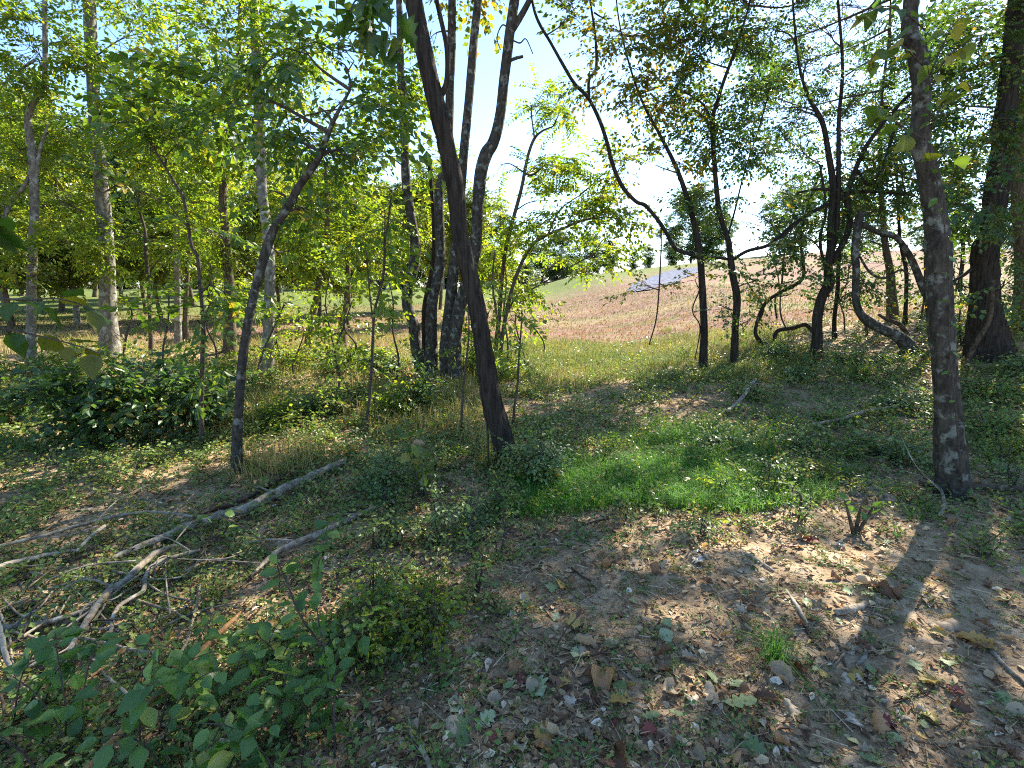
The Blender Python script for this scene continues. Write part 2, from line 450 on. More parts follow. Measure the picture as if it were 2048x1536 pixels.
def field_mat():
    m, nt, out = new_mat('seeded_field'); N, L = nt.nodes, nt.links
    tc = N.new('ShaderNodeTexCoord')
    def noise(s, scale=(1, 1, 1), d=5, ro=.6, rot=0):
        mp = N.new('ShaderNodeMapping'); mp.inputs['Scale'].default_value = scale; mp.inputs['Rotation'].default_value = (0, 0, rot)
        L.new(tc.outputs['Object'], mp.inputs[0])
        n = N.new('ShaderNodeTexNoise'); n.inputs['Scale'].default_value = s; n.inputs['Detail'].default_value = d; n.inputs['Roughness'].default_value = ro
        L.new(mp.outputs[0], n.inputs['Vector']); return n.outputs['Fac']
    bands = noise(.22, (.16, 1, 1), 4, .6, R(-12)); streak = noise(1.3, (.12, 1, 1), 5, .65, R(-8)); fine = noise(9, (.35, 1, 1), 5, .7)
    soil = ramp(nt, [(.36, (.11, .048, .034)), (.48, (.20, .105, .075)), (.58, (.26, .165, .12)), (.7, (.30, .22, .15))]); L.new(fine, soil.inputs[0])
    straw = ramp(nt, [(.35, (.15, .125, .052)), (.5, (.25, .19, .10)), (.66, (.32, .25, .145))]); L.new(fine, straw.inputs[0])
    green = ramp(nt, [(.35, (.06, .09, .02)), (.52, (.12, .15, .036)), (.7, (.20, .20, .065))]); L.new(fine, green.inputs[0])
    def mix(f, a, b):
        x = N.new('ShaderNodeMix'); x.data_type = 'RGBA'; L.new(f, x.inputs[0]); L.new(a, x.inputs[6]); L.new(b, x.inputs[7]); return x.outputs[2]
    r1 = ramp(nt, [(.44, (0, 0, 0)), (.58, (1, 1, 1))]); L.new(bands, r1.inputs[0])
    c = mix(r1.outputs[0], soil.outputs[0], straw.outputs[0])
    r2 = ramp(nt, [(.52, (0, 0, 0)), (.66, (.85, .85, .85))]); L.new(streak, r2.inputs[0])
    c = mix(r2.outputs[0], c, green.outputs[0])
    # the meadow beyond the woods is grassed over: greener west of the seeded slope
    sx = N.new('ShaderNodeSeparateXYZ'); L.new(tc.outputs['Object'], sx.inputs[0])
    g = N.new('ShaderNodeMath'); g.operation = 'MULTIPLY_ADD'; g.inputs[1].default_value = -.9; L.new(sx.outputs[0], g.inputs[0]); L.new(sx.outputs[1], g.inputs[2])
    mr = N.new('ShaderNodeMapRange'); mr.inputs['From Min'].default_value = 26; mr.inputs['From Max'].default_value = 42; L.new(g.outputs[0], mr.inputs['Value'])
    c = mix(mr.outputs[0], c, green.outputs[0])
    p = N.new('ShaderNodeBsdfPrincipled'); p.inputs['Roughness'].default_value = .95; p.inputs['Specular IOR Level'].default_value = .1
    L.new(c, p.inputs['Base Color'])
    b = N.new('ShaderNodeBump'); b.inputs['Strength'].default_value = .8; b.inputs['Distance'].default_value = .12
    L.new(fine, b.inputs['Height']); L.new(b.outputs[0], p.inputs['Normal'])
    L.new(p.outputs[0], out.inputs[0]); return m

def gravel_mat():
    m, nt, out = new_mat('blue_grey_gravel'); N, L = nt.nodes, nt.links
    tc = N.new('ShaderNodeTexCoord')
    n = N.new('ShaderNodeTexVoronoi'); n.inputs['Scale'].default_value = 5; L.new(tc.outputs['Object'], n.inputs['Vector'])
    rp = ramp(nt, [(0, (.085, .09, .12)), (.5, (.14, .148, .19)), (1, (.19, .20, .24))]); L.new(n.outputs['Color'], rp.inputs[0])
    p = N.new('ShaderNodeBsdfPrincipled'); p.inputs['Roughness'].default_value = 1.0; p.inputs['Specular IOR Level'].default_value = .05; L.new(rp.outputs[0], p.inputs['Base Color'])
    b = N.new('ShaderNodeBump'); b.inputs['Distance'].default_value = .1; L.new(n.outputs['Distance'], b.inputs['Height']); L.new(b.outputs[0], p.inputs['Normal'])
    L.new(p.outputs[0], out.inputs[0]); return m
M['soil'], M['field'], M['gravel'] = ground_mat(), field_mat(), gravel_mat()

# ------------------------------------------------------------------ ground and field (one sheet split along the wood's edge)
def edge_y(x):
    x = np.asarray(x, float)
    return 13.2 + 1.0 * vnoise(x * .3 + 3, 7.7) - 2.6 * ss(2, 9, x) + 1.5 * ss(-4, -14, -(-x)) * 0 + 9 * ss(10, 26, x) + 6 * ss(10, 30, -x)

def build_ground():
    r = np.concatenate([[0.0, .12, .25, .4], np.geomspace(.55, 8.5, 215), np.geomspace(8.8, 900, 110)])
    a = np.concatenate([np.linspace(-80, 80, 330), np.linspace(80, 280, 60)[1:-1]]) * np.pi / 180
    Rr, A = np.meshgrid(r, a, indexing='ij')
    X = np.sin(A) * Rr; Y = np.cos(A) * Rr
    Z = height(X, np.clip(Y, -40, 90))
    V = np.stack([X, Y, Z], -1).reshape(-1, 3); n = len(a)
    i = np.arange(len(r) - 1)[:, None]; j = np.arange(n)[None]
    Q = np.stack([i * n + j, i * n + (j + 1) % n, (i + 1) * n + (j + 1) % n, (i + 1) * n + j], -1)[..., ::-1].reshape(-1, 4)
    c = V[Q].mean(1)
    isf = c[:, 1] > edge_y(c[:, 0])
    for nm, sel, mt in (('ground', ~isf, M['soil']), ('field', isf, M['field'])):
        q = Q[sel]; u, inv = np.unique(q, return_inverse=True)
        mb = MB(); mb.add(V[u], inv.reshape(-1, 4))
        o = link(nm, mb.mesh(nm, mt, smooth=True))
        tag(o, {'ground': 'shaded woodland floor of dark soil and clay', 'field': 'sunny seeded field of reddish soil, straw and thin grass'}[nm], nm, kind='structure')
build_ground()

def build_gravel():
    top = [(1256, 581), (1293, 559), (1324, 548), (1354, 540), (1376, 537), (1398, 534)]
    bot = [(1262, 583), (1303, 580), (1335, 572), (1364, 559), (1382, 551), (1394, 545)]
    T = smooth_path([gp(*p) for p in top], 5); B = smooth_path([gp(*p) for p in bot], 5)
    k = 9; t = np.linspace(0, 1, k)[None, :, None]
    G = T[:, None] * (1 - t) + B[:, None] * t
    G[..., 0] += rng.normal(0, .15, G.shape[:2]); G[..., 1] += rng.normal(0, .2, G.shape[:2])
    G[..., 2] = height(G[..., 0], G[..., 1]) + .05
    n = len(T); i = np.arange(n - 1)[:, None]; j = np.arange(k - 1)[None]
    Q = np.stack([i * k + j, (i + 1) * k + j, (i + 1) * k + j + 1, i * k + j + 1], -1).reshape(-1, 4)
    mb = MB(); mb.add(G.reshape(-1, 3), Q)
    tag(link('gravel_path', mb.mesh('gravel_path', M['gravel'])), 'strip of blue-grey gravel laid down the field slope', 'path', kind='structure')
build_gravel()

# ------------------------------------------------------------------ trees placed from the photograph
def px_path(pts, depth):
    """pts: (px, py, width[, depth offset]) -> points and radii; the depth comes from the ground under the base."""
    P, r = [], []
    for p in pts:
        q = at(p[0], p[1], depth + (p[3] if len(p) > 3 else 0))
        P.append(q); r.append(p[2] / 2 * zc(q) / F_PX)
    return np.array(P), np.array(r)

def rad_path(r, n):
    return np.interp(np.linspace(0, len(r) - 1, n), np.arange(len(r)), r)

def crown_clumps(mb, trunk, clumps, depth, kind, dens=1.0, lsc=1.0):
    """leafy clumps reached by limbs from the trunk polyline; sprays radiate from nodes inside each clump."""
    for c in clumps:
        px, py, rp = c[:3]; dd = c[3] if len(c) > 3 else 0.0; dm = c[4] if len(c) > 4 else 1.0
        kd = c[5] if len(c) > 5 else kind
        C = at(px, py, depth + dd); Rr = rp * zc(C) / F_PX
        n = max(4, int(95 * (rp / 100) ** 2 * (zc(C) / 9) ** 2 * dens * dm / lsc ** 2))
        world_clump(mb, trunk, C, np.array([Rr, Rr * .9, Rr * .85]), n, kd, lsc)

def world_clump(mb, trunk, C, Rv, n, kind, lsc=1.0, limb_r=.013, sides=5):
    d = np.linalg.norm(trunk - C, axis=1) + np.maximum(0, trunk[:, 2] - C[2] + .25 * np.linalg.norm(Rv)) * 2
    S = trunk[int(np.argmin(d))]
    mid = (S + C) / 2 + rng.normal(0, .1, 3) * np.linalg.norm(C - S) * .6
    limb = smooth_path([S, mid, C], 4)
    ln = np.linalg.norm(C - S)
    tube(mb, limb, np.linspace(min(limb_r + .004 * ln, .04), .006, len(limb)), sides, .5, 1, cap=False)
    k = max(2, n // 7)
    u = norm(rng.normal(0, 1, (k, 3))) * (rng.random((k, 1)) ** .45)
    nodes = C + u * Rv * .85
    for q in nodes:
        s = limb[rng.integers(len(limb) // 2, len(limb))]
        m = (s + q) / 2 + rng.normal(0, .05, 3)
        tube(mb, np.array([s, m, q]), [.007, .0055, .004], 3, .5, 1, cap=False)
    w = rng.integers(0, k, n)
    P = nodes[w] + rng.normal(0, .04, (n, 3))
    out = norm(nodes[w] - C) * .6 + norm(rng.normal(0, 1, (n, 3)) * np.array([1, 1, .35]))
    put_sprays(mb, kind, P, out, rng.uniform(.75, 1.25, n) * lsc, rng.normal(0, .12, n), rng.normal(0, .35, n))

def build_tree(name, label, pts, bark, clumps=(), kind='elm', leaf='leaf_green', limbs=(), base=None, depth=None, top=None, dens=1.0, lsc=1.0,
               group=None, cat='tree', flare=1.35, sides=12, roof=None, rough=.10, roof_leaf=None, twig='twig', sink=.12, ridge=0.0):
    g = gp(*(base or pts[0][:2]))
    depth = depth or g[1]
    P, r = px_path(pts, depth)
    P[0][2] = height(P[0][0], P[0][1]) - sink
    root_loc = np.array([P[0][0], P[0][1], float(height(P[0][0], P[0][1]))])
    if top:                                                # carry the stem on above the frame to `top` metres
        d = norm(P[-1] - P[-2]); d = norm(d + np.array([0, 0, .8]))
        z = P[-1][2]; k = 4
        for i in range(k):
            stp = (top - z) / k / max(d[2], .3)
            P = np.vstack([P, P[-1] + d * stp + rng.normal(0, .05, 3) * stp])
            r = np.r_[r, r[-1] * .78]
    path = smooth_path(P, 18 if ridge else 7); rr = rad_path(r, len(path))
    s = np.cumsum(np.r_[0, np.linalg.norm(np.diff(path, axis=0), axis=1)])
    rr = rr * (1 + (flare - 1) * np.exp(-np.maximum(s - sink, 0) / (3.2 * rr[0])))
    root = thing(name, label, cat, root_loc, group)
    mb = MB(); tube(mb, path, rr, sides, rough=rough, ridge=ridge)
    link('trunk', mb.mesh('trunk', M[bark], root_loc, True), root)
    allp = [path]
    for lb in limbs:
        LP, lr = px_path(lb, depth)
        lp = smooth_path(LP, 6); mb = MB(); tube(mb, lp, rad_path(lr, len(lp)), max(6, sides - 4), rough=rough * .8)
        link('limb', mb.mesh('limb', M[bark], root_loc, True), root); allp.append(lp)
    allp = np.vstack(allp)
    if clumps or roof:
        mb = MB()
        crown_clumps(mb, allp, clumps, depth, kind, dens, lsc)
        if roof:                                           # (crown half-height, radius, sprays): unseen crown above the frame, its density set to shade the floor
            hh, rad, n = roof
            T = path[-1]; k = max(5, n // 28)
            for i in range(k):
                u = norm(rng.normal(0, 1, 3)) * rng.random() ** .4
                C = T + np.array([u[0] * rad, u[1] * rad, u[2] * hh - hh * .15])
                world_clump(mb, path[len(path) // 2:], C, np.array([rad, rad, hh * .8]) * .42, max(int(n * .7) // k, 3), 'roof', 1.0, .012, 4)
        link('crown', mb.mesh('crown', [M[leaf], M[twig]], root_loc), root)
    return root


for px, py, rx, ry, a in [(1385, 885, .75, .42, .2), (1330, 812, .35, .2, .3), (1170, 965, .35, .25, 0), (1270, 985, .3, .12, 0), (330, 880, 2.2, .42, 1.0), (120, 900, 1.0, .5, .9), (640, 800, .9, .22, 1.0), (1150, 735, 1.3, .7, 0), (1420, 730, .8, .5, 0), (830, 905, .25, .2, 0),
                          (1560, 860, .35, .15, .4), (1950, 850, .4, .2, .2), (1640, 770, .35, .2, .2), (620, 720, 1.5, .6, 0), (250, 740, 2.0, .7, 0), (80, 1080, .5, .12, .8)]:
    _g = gp(px, py); GAPS.append((_g[0], _g[1], rx + .35, ry + .35, a))

_r = np.random.default_rng(21)
SOFT = [(_r.uniform(-3.6, 2.9), _r.uniform(1.2, 4.4), _r.uniform(.25, .5), _r.uniform(.2, .4), _r.uniform(0, 3)) for _ in range(46)]   # random thinning of the unseen crowns, added to dapple and brighten the near ground

# A: the dark furrowed tree that leans across the middle
build_tree('leaning_tree', 'dark furrowed tree leaning steeply across the clearing in front of the clump', [
    (1018, 932, 46), (1005, 876, 41), (985, 807, 38), (968, 705, 35), (951, 602, 34), (923, 485, 33), (910, 376, 33), (889, 273, 33), (869, 191, 33), (848, 103, 34), (828, 0, 33), (815, -70, 32)],
    'bark_dark', (), limbs=[[(876, 200, 14), (893, 165, 11), (894, 100, 10), (882, 40, 9), (873, 0, 9), (862, -60, 8)]],
    top=7.5, roof=(1.6, 2.2, 40), leaf='leaf_green', sides=40, rough=.05, flare=1.15, ridge=.16)
# B, C: the clump of curved lichen-covered stems behind it
build_tree('curved_tree', 'lichen-mottled stem bowed like an S in the clump behind the leaning tree', [
    (852, 752, 24), (842, 734, 23), (832, 695, 22), (826, 646, 22), (815, 612, 21), (817, 578, 21), (830, 519, 21), (830, 478, 20), (821, 427, 19), (812, 359, 18), (809, 273, 17), (804, 198, 15), (801, 120, 14), (798, 0, 12)],
    'bark_lichen', [(760, 300, 75), (805, 130, 70), (742, 430, 75), (770, 210, 60, .5), (735, 520, 55, .5)], 'elm', 'leaf_sun', base=(852, 752), top=9, roof=(1.8, 2.4, 50), sides=14)
build_tree('mottled_tree', 'lichen-mottled stem with a kink and knob, sharing its foot with the S-bowed stem', [
    (866, 757, 24), (862, 740, 23), (863, 695, 22), (863, 646, 21), (864, 607, 21), (873, 568, 21), (880, 529, 20), (880, 470, 19), (878, 393, 19), (886, 355, 20), (896, 300, 17), (900, 188, 17), (903, 80, 17), (907, -60, 16)],
    'bark_lichen', [(866, 70, 34, .6)], 'elm', 'leaf_sun', depth=None, base=(866, 757), top=9.5, roof=(1.8, 2.2, 50), sides=14)
build_tree('slim_tree', 'slim dark stem rising between the two lichen-mottled stems', [
    (850, 742, 11), (848, 665, 10), (850, 607, 10), (862, 558, 10), (868, 500, 9), (866, 420, 8), (858, 320, 7)],
    'bark_dark', [(850, 330, 45, .8), (860, 430, 40, .8)], 'elm', 'leaf_sun', base=(850, 742), sides=8)
build_tree('tall_tree', 'tall straight grey stem rising behind the leaning tree into open sky', [
    (899, 765, 28), (894, 725, 26), (893, 695, 25), (897, 636, 24), (903, 578, 22), (909, 519, 21), (916, 440, 19), (923, 376, 18), (927, 308, 18), (934, 239, 17), (940, 171, 17), (947, 85, 17), (956, 0, 16), (960, -60, 16)],
    'bark_lichen', (), base=(899, 765), top=10, roof=(1.8, 2.2, 70), leaf='leaf_green', sides=14)
build_tree('forked_tree', 'grey stem with a dark elbow halfway up and a short broken stub', [
    (915, 765, 26), (908, 715, 26), (911, 660, 26), (921, 607, 25), (938, 550, 23), (951, 495, 22), (956, 410, 22), (962, 345, 24), (972, 308, 25), (986, 285, 22), (999, 239, 21), (1009, 154, 20), (1019, 68, 20), (1029, 0, 19), (1038, -60, 17)],
    'bark_lichen', (), limbs=[[(1024, 60, 14), (1037, 40, 13), (1050, 18, 12), (1062, -5, 11), (1090, -60, 10)], [(1018, 122, 7), (1033, 116, 7), (1046, 113, 6)],
                              [(1020, 60, 3), (1005, 50, 3), (994, 75, 2.5), (1001, 100, 2)], [(1024, 80, 3), (1040, 86, 3), (1052, 78, 2.5), (1066, 108, 2)]],
    base=(905, 768), top=10, roof=(1.8, 2.4, 80), leaf='leaf_green', sides=14)
# D: sapling tree in the left middle ground
build_tree('bent_tree', 'slender dark tree bending over toward the clump above the brush pile', [
    (470, 950, 21), (474, 876, 18), (478, 808, 17), (485, 722, 17), (495, 654, 17), (509, 585, 17), (528, 515, 17), (547, 461, 16), (574, 417, 15), (601, 369, 14), (632, 325, 13), (646, 294, 12), (668, 240, 8), (700, 180, 5)],
    'bark_lichen', [(640, 215, 105, .2), (565, 270, 95, .4), (700, 300, 65, .3), (620, 420, 50, .6), (480, 190, 90, .6), (545, 480, 40, .3, .7), (690, 130, 70), (610, 100, 90, .4), (540, 380, 60, .5)], 'elm', 'leaf_green', sides=12)
# E, F, G ...: pale trees of the left
build_tree('pale_tree', 'thick pale mottled tree standing tall behind the dark undergrowth shrub', [
    (220, 712, 34), (219, 680, 29), (215, 568, 27), (211, 480, 26), (205, 400, 25), (199, 310, 24), (191, 239, 23), (185, 137, 22), (178, 0, 21), (175, -60, 20)],
    'bark_pale', [(270, 170, 120, -.6), (110, 240, 120, .4), (290, 330, 100, -.3), (250, 470, 85, -.4), (120, 400, 100, .8), (300, 60, 120, 0), (330, 240, 100, .9)], 'elm', 'leaf_sun', base=(220, 712), top=10, roof=(2, 2.6, 50), sides=14, dens=.62)
build_tree('sunlit_tree', 'pale sunlit trunk straight behind the bent tree, broken light on its bark', [
    (533, 750, 24), (536, 700, 21), (537, 654, 20), (540, 534, 19), (532, 450, 19), (524, 380, 19), (523, 308, 19), (516, 205, 18), (513, 103, 17), (509, 30, 16), (505, -60, 15)],
    'bark_pale', [(450, 95, 120, -.4), (565, 50, 110, .2), (500, 330, 90, .7), (420, 250, 100, .5), (580, 170, 80, 1.0), (600, 480, 70, 1.2)], 'elm', 'leaf_sun', base=(533, 750), top=10, roof=(2, 2.4, 50), sides=14, dens=.8)
build_tree('grey_tree', 'crooked pale grey tree at the wood edge beyond the thick mottled tree', [
    (62, 740, 18), (62, 637, 16), (65, 500, 15), (69, 410, 15), (65, 308, 14), (56, 240, 12), (70, 200, 10), (88, 171, 9), (90, 34, 8), (88, -40, 7)],
    'bark_pale', [(60, 90, 110, 0), (40, 300, 100, .5), (95, 520, 70, -.4), (20, 440, 80, .3), (150, 90, 80, .5, .6)], 'elm', 'leaf_sun', limbs=[[(64, 400, 9), (74, 340, 8), (80, 300, 6), (95, 250, 4)], [(70, 120, 6), (40, 140, 5), (5, 170, 4)], [(0, 460, 8, -.2), (20, 410, 8), (50, 370, 7), (62, 340, 6)]],
    base=(62, 740), top=9, roof=(2, 2.4, 70), sides=10, dens=.8)
build_tree('brown_tree', 'sturdy brown trunk close beside the bent tree, foot in the weeds', [
    (460, 715, 24), (460, 690, 21), (459, 600, 20), (456, 540, 18), (448, 440, 15), (446, 376, 13), (460, 250, 10), (477, 103, 8), (482, -30, 7)],
    'bark_brown', [(440, 470, 75, .4), (390, 400, 80, .6), (470, 560, 55, .7), (400, 300, 80, .8), (460, 180, 80, 1)], 'elm', 'leaf_sun', base=(460, 715), top=9, roof=(1.7, 2, 100), sides=12, dens=.8)
build_tree('twin_tree', 'thin pale trunk, one of a close pair beyond the sapling', [(355, 690, 13), (356, 640, 12), (354, 520, 12), (352, 440, 10), (350, 330, 8), (355, 200, 6)], 'bark_pale',
    [(350, 350, 80, .4), (340, 220, 90, .6), (330, 480, 60, .3)], 'elm', 'leaf_sun', sides=8, top=8.5, roof=(1.5, 1.8, 70))
build_tree('twin_tree', 'thin brown trunk of the close pair, nearer the sturdy brown trunk', [(372, 688, 11), (371, 640, 10), (376, 520, 9), (384, 420, 8), (390, 300, 6)], 'bark_brown',
    [(400, 330, 70, .5), (380, 450, 60, .5)], 'elm', 'leaf_sun', sides=8)
build_tree('sapling', 'thin dark sapling curving up through the shrubs beside the bent tree', [
    (400, 895, 10), (403, 800, 9), (406, 700, 9), (407, 637, 8), (401, 575, 8), (396, 517, 7), (383, 490, 7), (375, 440, 6), (366, 393, 6), (345, 359, 5), (318, 314, 4), (290, 270, 3)],
    'twig', [(345, 430, 60, .1), (320, 310, 80, .2), (420, 565, 50, -.1), (395, 640, 50, -.2), (300, 230, 80, .2), (450, 700, 35, -.2, .6)], 'elm', 'leaf_green', sides=7, cat='sapling')
build_tree('dead_sapling', 'bare thin dead sapling between thick mottled tree and thin twin trunks', [
    (302, 712, 9), (300, 640, 8), (297, 568, 7), (291, 500, 7), (290, 461, 6), (277, 410, 5), (283, 370, 3)], 'twig', (), sides=6, cat='sapling',
    limbs=[[(297, 560, 4), (310, 530, 3), (322, 515, 2)], [(291, 480, 4), (280, 470, 3), (262, 466, 2)]])
build_tree('slanting_tree', 'crooked tree slanting at the field edge with a looped vine', [
    (612, 712, 15), (616, 690, 14), (620, 656, 13), (627, 620, 13), (635, 590, 13), (639, 560, 12), (650, 500, 10), (655, 420, 8), (650, 330, 6)], 'bark_brown',
    [(640, 490, 65, .2), (600, 540, 50, 0), (665, 400, 65, .4), (600, 330, 60, .6)], 'elm', 'leaf_sun', sides=8, dens=.8, limbs=[[(612, 640, 4), (600, 645, 4), (597, 665, 3), (590, 680, 3)], [(622, 650, 3), (640, 625, 3), (655, 618, 2)]])
build_tree('crooked_tree', 'small tree with a double kink at the field edge beside the S-bowed stem', [
    (686, 700, 14), (686, 679, 13), (685, 640, 12), (691, 616, 12), (696, 600, 11), (696, 558, 10), (696, 490, 9), (705, 460, 8), (713, 410, 7), (720, 370, 6), (730, 320, 4)], 'bark_brown',
    [(690, 470, 65, 0), (730, 400, 65, .2), (650, 400, 55, .3), (715, 330, 55, .2), (690, 540, 40, 0, .6)], 'ash', 'leaf_sun', sides=8)
build_tree('sapling', 'very thin forked sapling rising straight from the weeds before the S-bowed stem', [
    (731, 868, 7), (735, 830, 6), (740, 790, 6), (744, 714, 6), (747, 650, 5), (750, 620, 5), (757, 590, 4.5), (767, 550, 4.5), (771, 490, 4), (778, 430, 3.5), (784, 380, 3)], 'twig',
    [(770, 470, 35, 0), (780, 400, 40, .1), (745, 560, 30, 0, .6)], 'elm', 'leaf_sun', limbs=[[(747, 650, 4), (742, 610, 3.5), (737, 560, 3), (733, 500, 2)], [(757, 590, 3.5), (766, 545, 3), (769, 480, 3), (770, 420, 2)]], sides=6, cat='sapling')
build_tree('sapling', 'leafless whip-thin sapling close in front of the tall straight stem', [(920, 868, 5), (924, 820, 5), (928, 760, 4), (935, 700, 4), (938, 660, 3), (936, 590, 2.5)], 'twig', (), sides=6, cat='sapling')
build_tree('sapling', 'thin leafy sapling behind the leaning tree foot', [(1026, 856, 5), (1028, 820, 5), (1035, 770, 4), (1038, 710, 4), (1042, 660, 3), (1044, 620, 2)], 'twig',
    [(1040, 690, 22, 0, .5), (1036, 630, 26, 0, .6)], 'small', 'leaf_sun', sides=6, cat='sapling')
build_tree('sapling', 'thin sapling leaning along the lower trunk of the leaning tree', [(978, 935, 5), (976, 880, 4.5), (972, 830, 4), (974, 760, 3)], 'twig', (), sides=5, cat='sapling')
SAP = [(262, 745, ''), (330, 760, ''), (425, 752, ''), (505, 770, ''), (570, 745, ''), (592, 760, ''), (662, 765, ''), (668, 800, ''), (712, 750, ''), (790, 770, ''), (940, 770, ''), (968, 745, ''), (1015, 735, ''), (1055, 725, ''), (1085, 715, ''),
       (1520, 690, ''), (1580, 668, ''), (1690, 660, ''), (1735, 670, ''), (1900, 655, ''), (1925, 690, ''), (1840, 640, '')]
for i, (px, py, _) in enumerate(SAP):
    hpx = rng.uniform(110, 260); lean = rng.normal(0, 22); w = rng.uniform(3, 5.5); k = rng.normal(0, 9, 5)
    pts = [(px + lean * t + k[j] * (t > 0), py - hpx * t, w * (1.05 - .55 * t)) for j, t in enumerate((0, .22, .48, .75, 1))]
    right = px > 1300
    build_tree('sapling', 'whip-thin sapling in the shade around the twisted tree' if right else 'whip-thin sapling in the thicket along the sunny wood edge', pts, 'twig',
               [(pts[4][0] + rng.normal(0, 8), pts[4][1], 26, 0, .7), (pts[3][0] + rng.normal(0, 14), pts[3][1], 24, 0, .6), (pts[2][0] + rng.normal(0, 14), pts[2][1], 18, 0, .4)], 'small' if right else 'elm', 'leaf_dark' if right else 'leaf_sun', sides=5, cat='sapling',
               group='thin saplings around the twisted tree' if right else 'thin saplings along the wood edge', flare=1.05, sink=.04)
# P: bright compound-leaved trees right of the clump
build_tree('sumac_tree', 'slender sumac-like tree with bright green feathery leaves against the blue sky', [
    (985, 735, 10), (992, 690, 9), (998, 640, 9), (1004, 560, 8), (1012, 495, 8), (1026, 440, 8), (1043, 376, 7), (1050, 340, 7), (1057, 308, 6), (1069, 277, 6), (1085, 262, 4), (1106, 253, 3)], 'bark_brown',
    [(1062, 210, 52, 0, 1.1), (1130, 200, 50, .1, 1.1), (1055, 345, 48, 0), (1110, 310, 50, .2), (1020, 430, 50, 0), (1095, 400, 48, .2, .8), (990, 540, 42, .1), (1000, 330, 30, .3, .6), (1030, 500, 45, .2)], 'ash', 'leaf_sun', sides=8, cat='tree',
    limbs=[[(1048, 345, 4), (1065, 350, 4), (1090, 330, 3), (1120, 310, 2)], [(1069, 277, 4), (1066, 255, 3), (1062, 225, 3)]])
build_tree('arching_tree', 'thin tree arching over the field edge with drooping yellow-green foliage', [
    (1000, 745, 9), (1003, 690, 8), (1012, 630, 8), (1025, 575, 7), (1043, 527, 7), (1065, 490, 6), (1095, 470, 6), (1130, 455, 5), (1170, 440, 4), (1205, 435, 3)], 'bark_brown',
    [(1090, 470, 50, 0), (1150, 440, 60, .2), (1200, 500, 52, .3), (1185, 400, 60, .2), (1240, 440, 50, .4, .8), (1120, 520, 38, .2, .7), (1050, 560, 40, 0, .7), (1215, 340, 50, .4, .8), (1165, 545, 24, .5, .8)], 'elm', 'leaf_sun', sides=8,
    limbs=[[(1012, 630, 5), (1035, 590, 4), (1060, 580, 4), (1080, 570, 3)], [(1003, 690, 6), (992, 620, 5), (985, 560, 4), (990, 500, 3)], [(1095, 470, 4), (1120, 420, 3), (1160, 390, 2)]])
# R with its long limb sweeping up to the left
build_tree('sweeping_tree', 'slim tree whose long thin limb sweeps up and over toward the leaning tree', [
    (1406, 742, 16), (1407, 700, 15), (1408, 654, 14), (1404, 568, 14), (1399, 500, 13), (1386, 437, 11), (1368, 376, 10), (1348, 325, 8), (1320, 270, 6), (1290, 215, 5), (1265, 150, 4)], 'bark_dark',
    [(1290, 235, 70, .2, .9), (1220, 150, 60, 0, .8), (1190, 70, 50, 0, .8), (1265, 80, 60, .3, .7), (1330, 170, 70, .3), (1250, 330, 50, .2, .6), (1310, 330, 45, 0, .5), (1390, 560, 30, -.2, .5), (1135, 40, 35, 0, .6), (1330, 60, 70, .4), (1290, 570, 26, 0, .25)], 'elm', 'leaf_autumn',
    limbs=[[(1403, 516, 8), (1380, 508, 8), (1352, 498, 8), (1335, 470, 8), (1320, 446, 8), (1292, 412, 8), (1272, 403, 8), (1245, 373, 8), (1224, 325, 8), (1214, 284, 8), (1197, 236, 8), (1176, 195, 8), (1149, 167, 7), (1128, 133, 7), (1101, 85, 6), (1077, 44, 6), (1065, 5, 5), (1060, -50, 5)],
           [(1178, 197, 6), (1178, 160, 6), (1192, 137, 6), (1192, 90, 5), (1188, 51, 5), (1180, 0, 4), (1176, -40, 4)], [(1188, 25, 4), (1205, 35, 3), (1225, 38, 2)],
           [(1405, 517, 7), (1430, 515, 6), (1455, 518, 6)], [(1322, 450, 3), (1322, 500, 3), (1318, 580, 3), (1312, 640, 3), (1298, 690, 2.5)], [(1404, 570, 3), (1385, 620, 2.5), (1400, 655, 2.5), (1390, 720, 2)]],
    sides=10, top=7.6, roof=(1.8, 2.5, 190), roof_leaf='leaf_dark')
build_tree('slim_tree', 'slim dark tree with leafy tufts low on its trunk beside the sweeping tree', [
    (1468, 735, 15), (1469, 700, 14), (1471, 654, 13), (1474, 596, 14), (1466, 551, 13), (1459, 500, 12), (1456, 478, 11), (1439, 427, 10), (1434, 390, 10), (1430, 342, 9), (1425, 246, 9), (1436, 200, 8), (1447, 164, 7), (1465, 115, 6), (1481, 68, 5), (1500, 0, 4)], 'bark_dark',
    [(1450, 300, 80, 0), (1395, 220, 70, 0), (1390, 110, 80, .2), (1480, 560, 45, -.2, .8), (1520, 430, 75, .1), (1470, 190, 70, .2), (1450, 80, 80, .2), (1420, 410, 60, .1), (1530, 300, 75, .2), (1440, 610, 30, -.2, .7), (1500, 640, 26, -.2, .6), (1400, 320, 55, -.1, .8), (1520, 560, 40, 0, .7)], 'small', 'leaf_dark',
    limbs=[[(1426, 250, 6), (1409, 212, 5), (1380, 190, 4), (1348, 174, 3)], [(1462, 521, 7), (1495, 502, 7), (1539, 489, 7), (1587, 448, 6), (1625, 425, 5), (1660, 400, 4)], [(1456, 470, 4), (1470, 420, 4), (1490, 340, 3), (1520, 250, 3), (1545, 160, 2)]],
    sides=10, top=8.2, roof=(1.9, 2.8, 240))
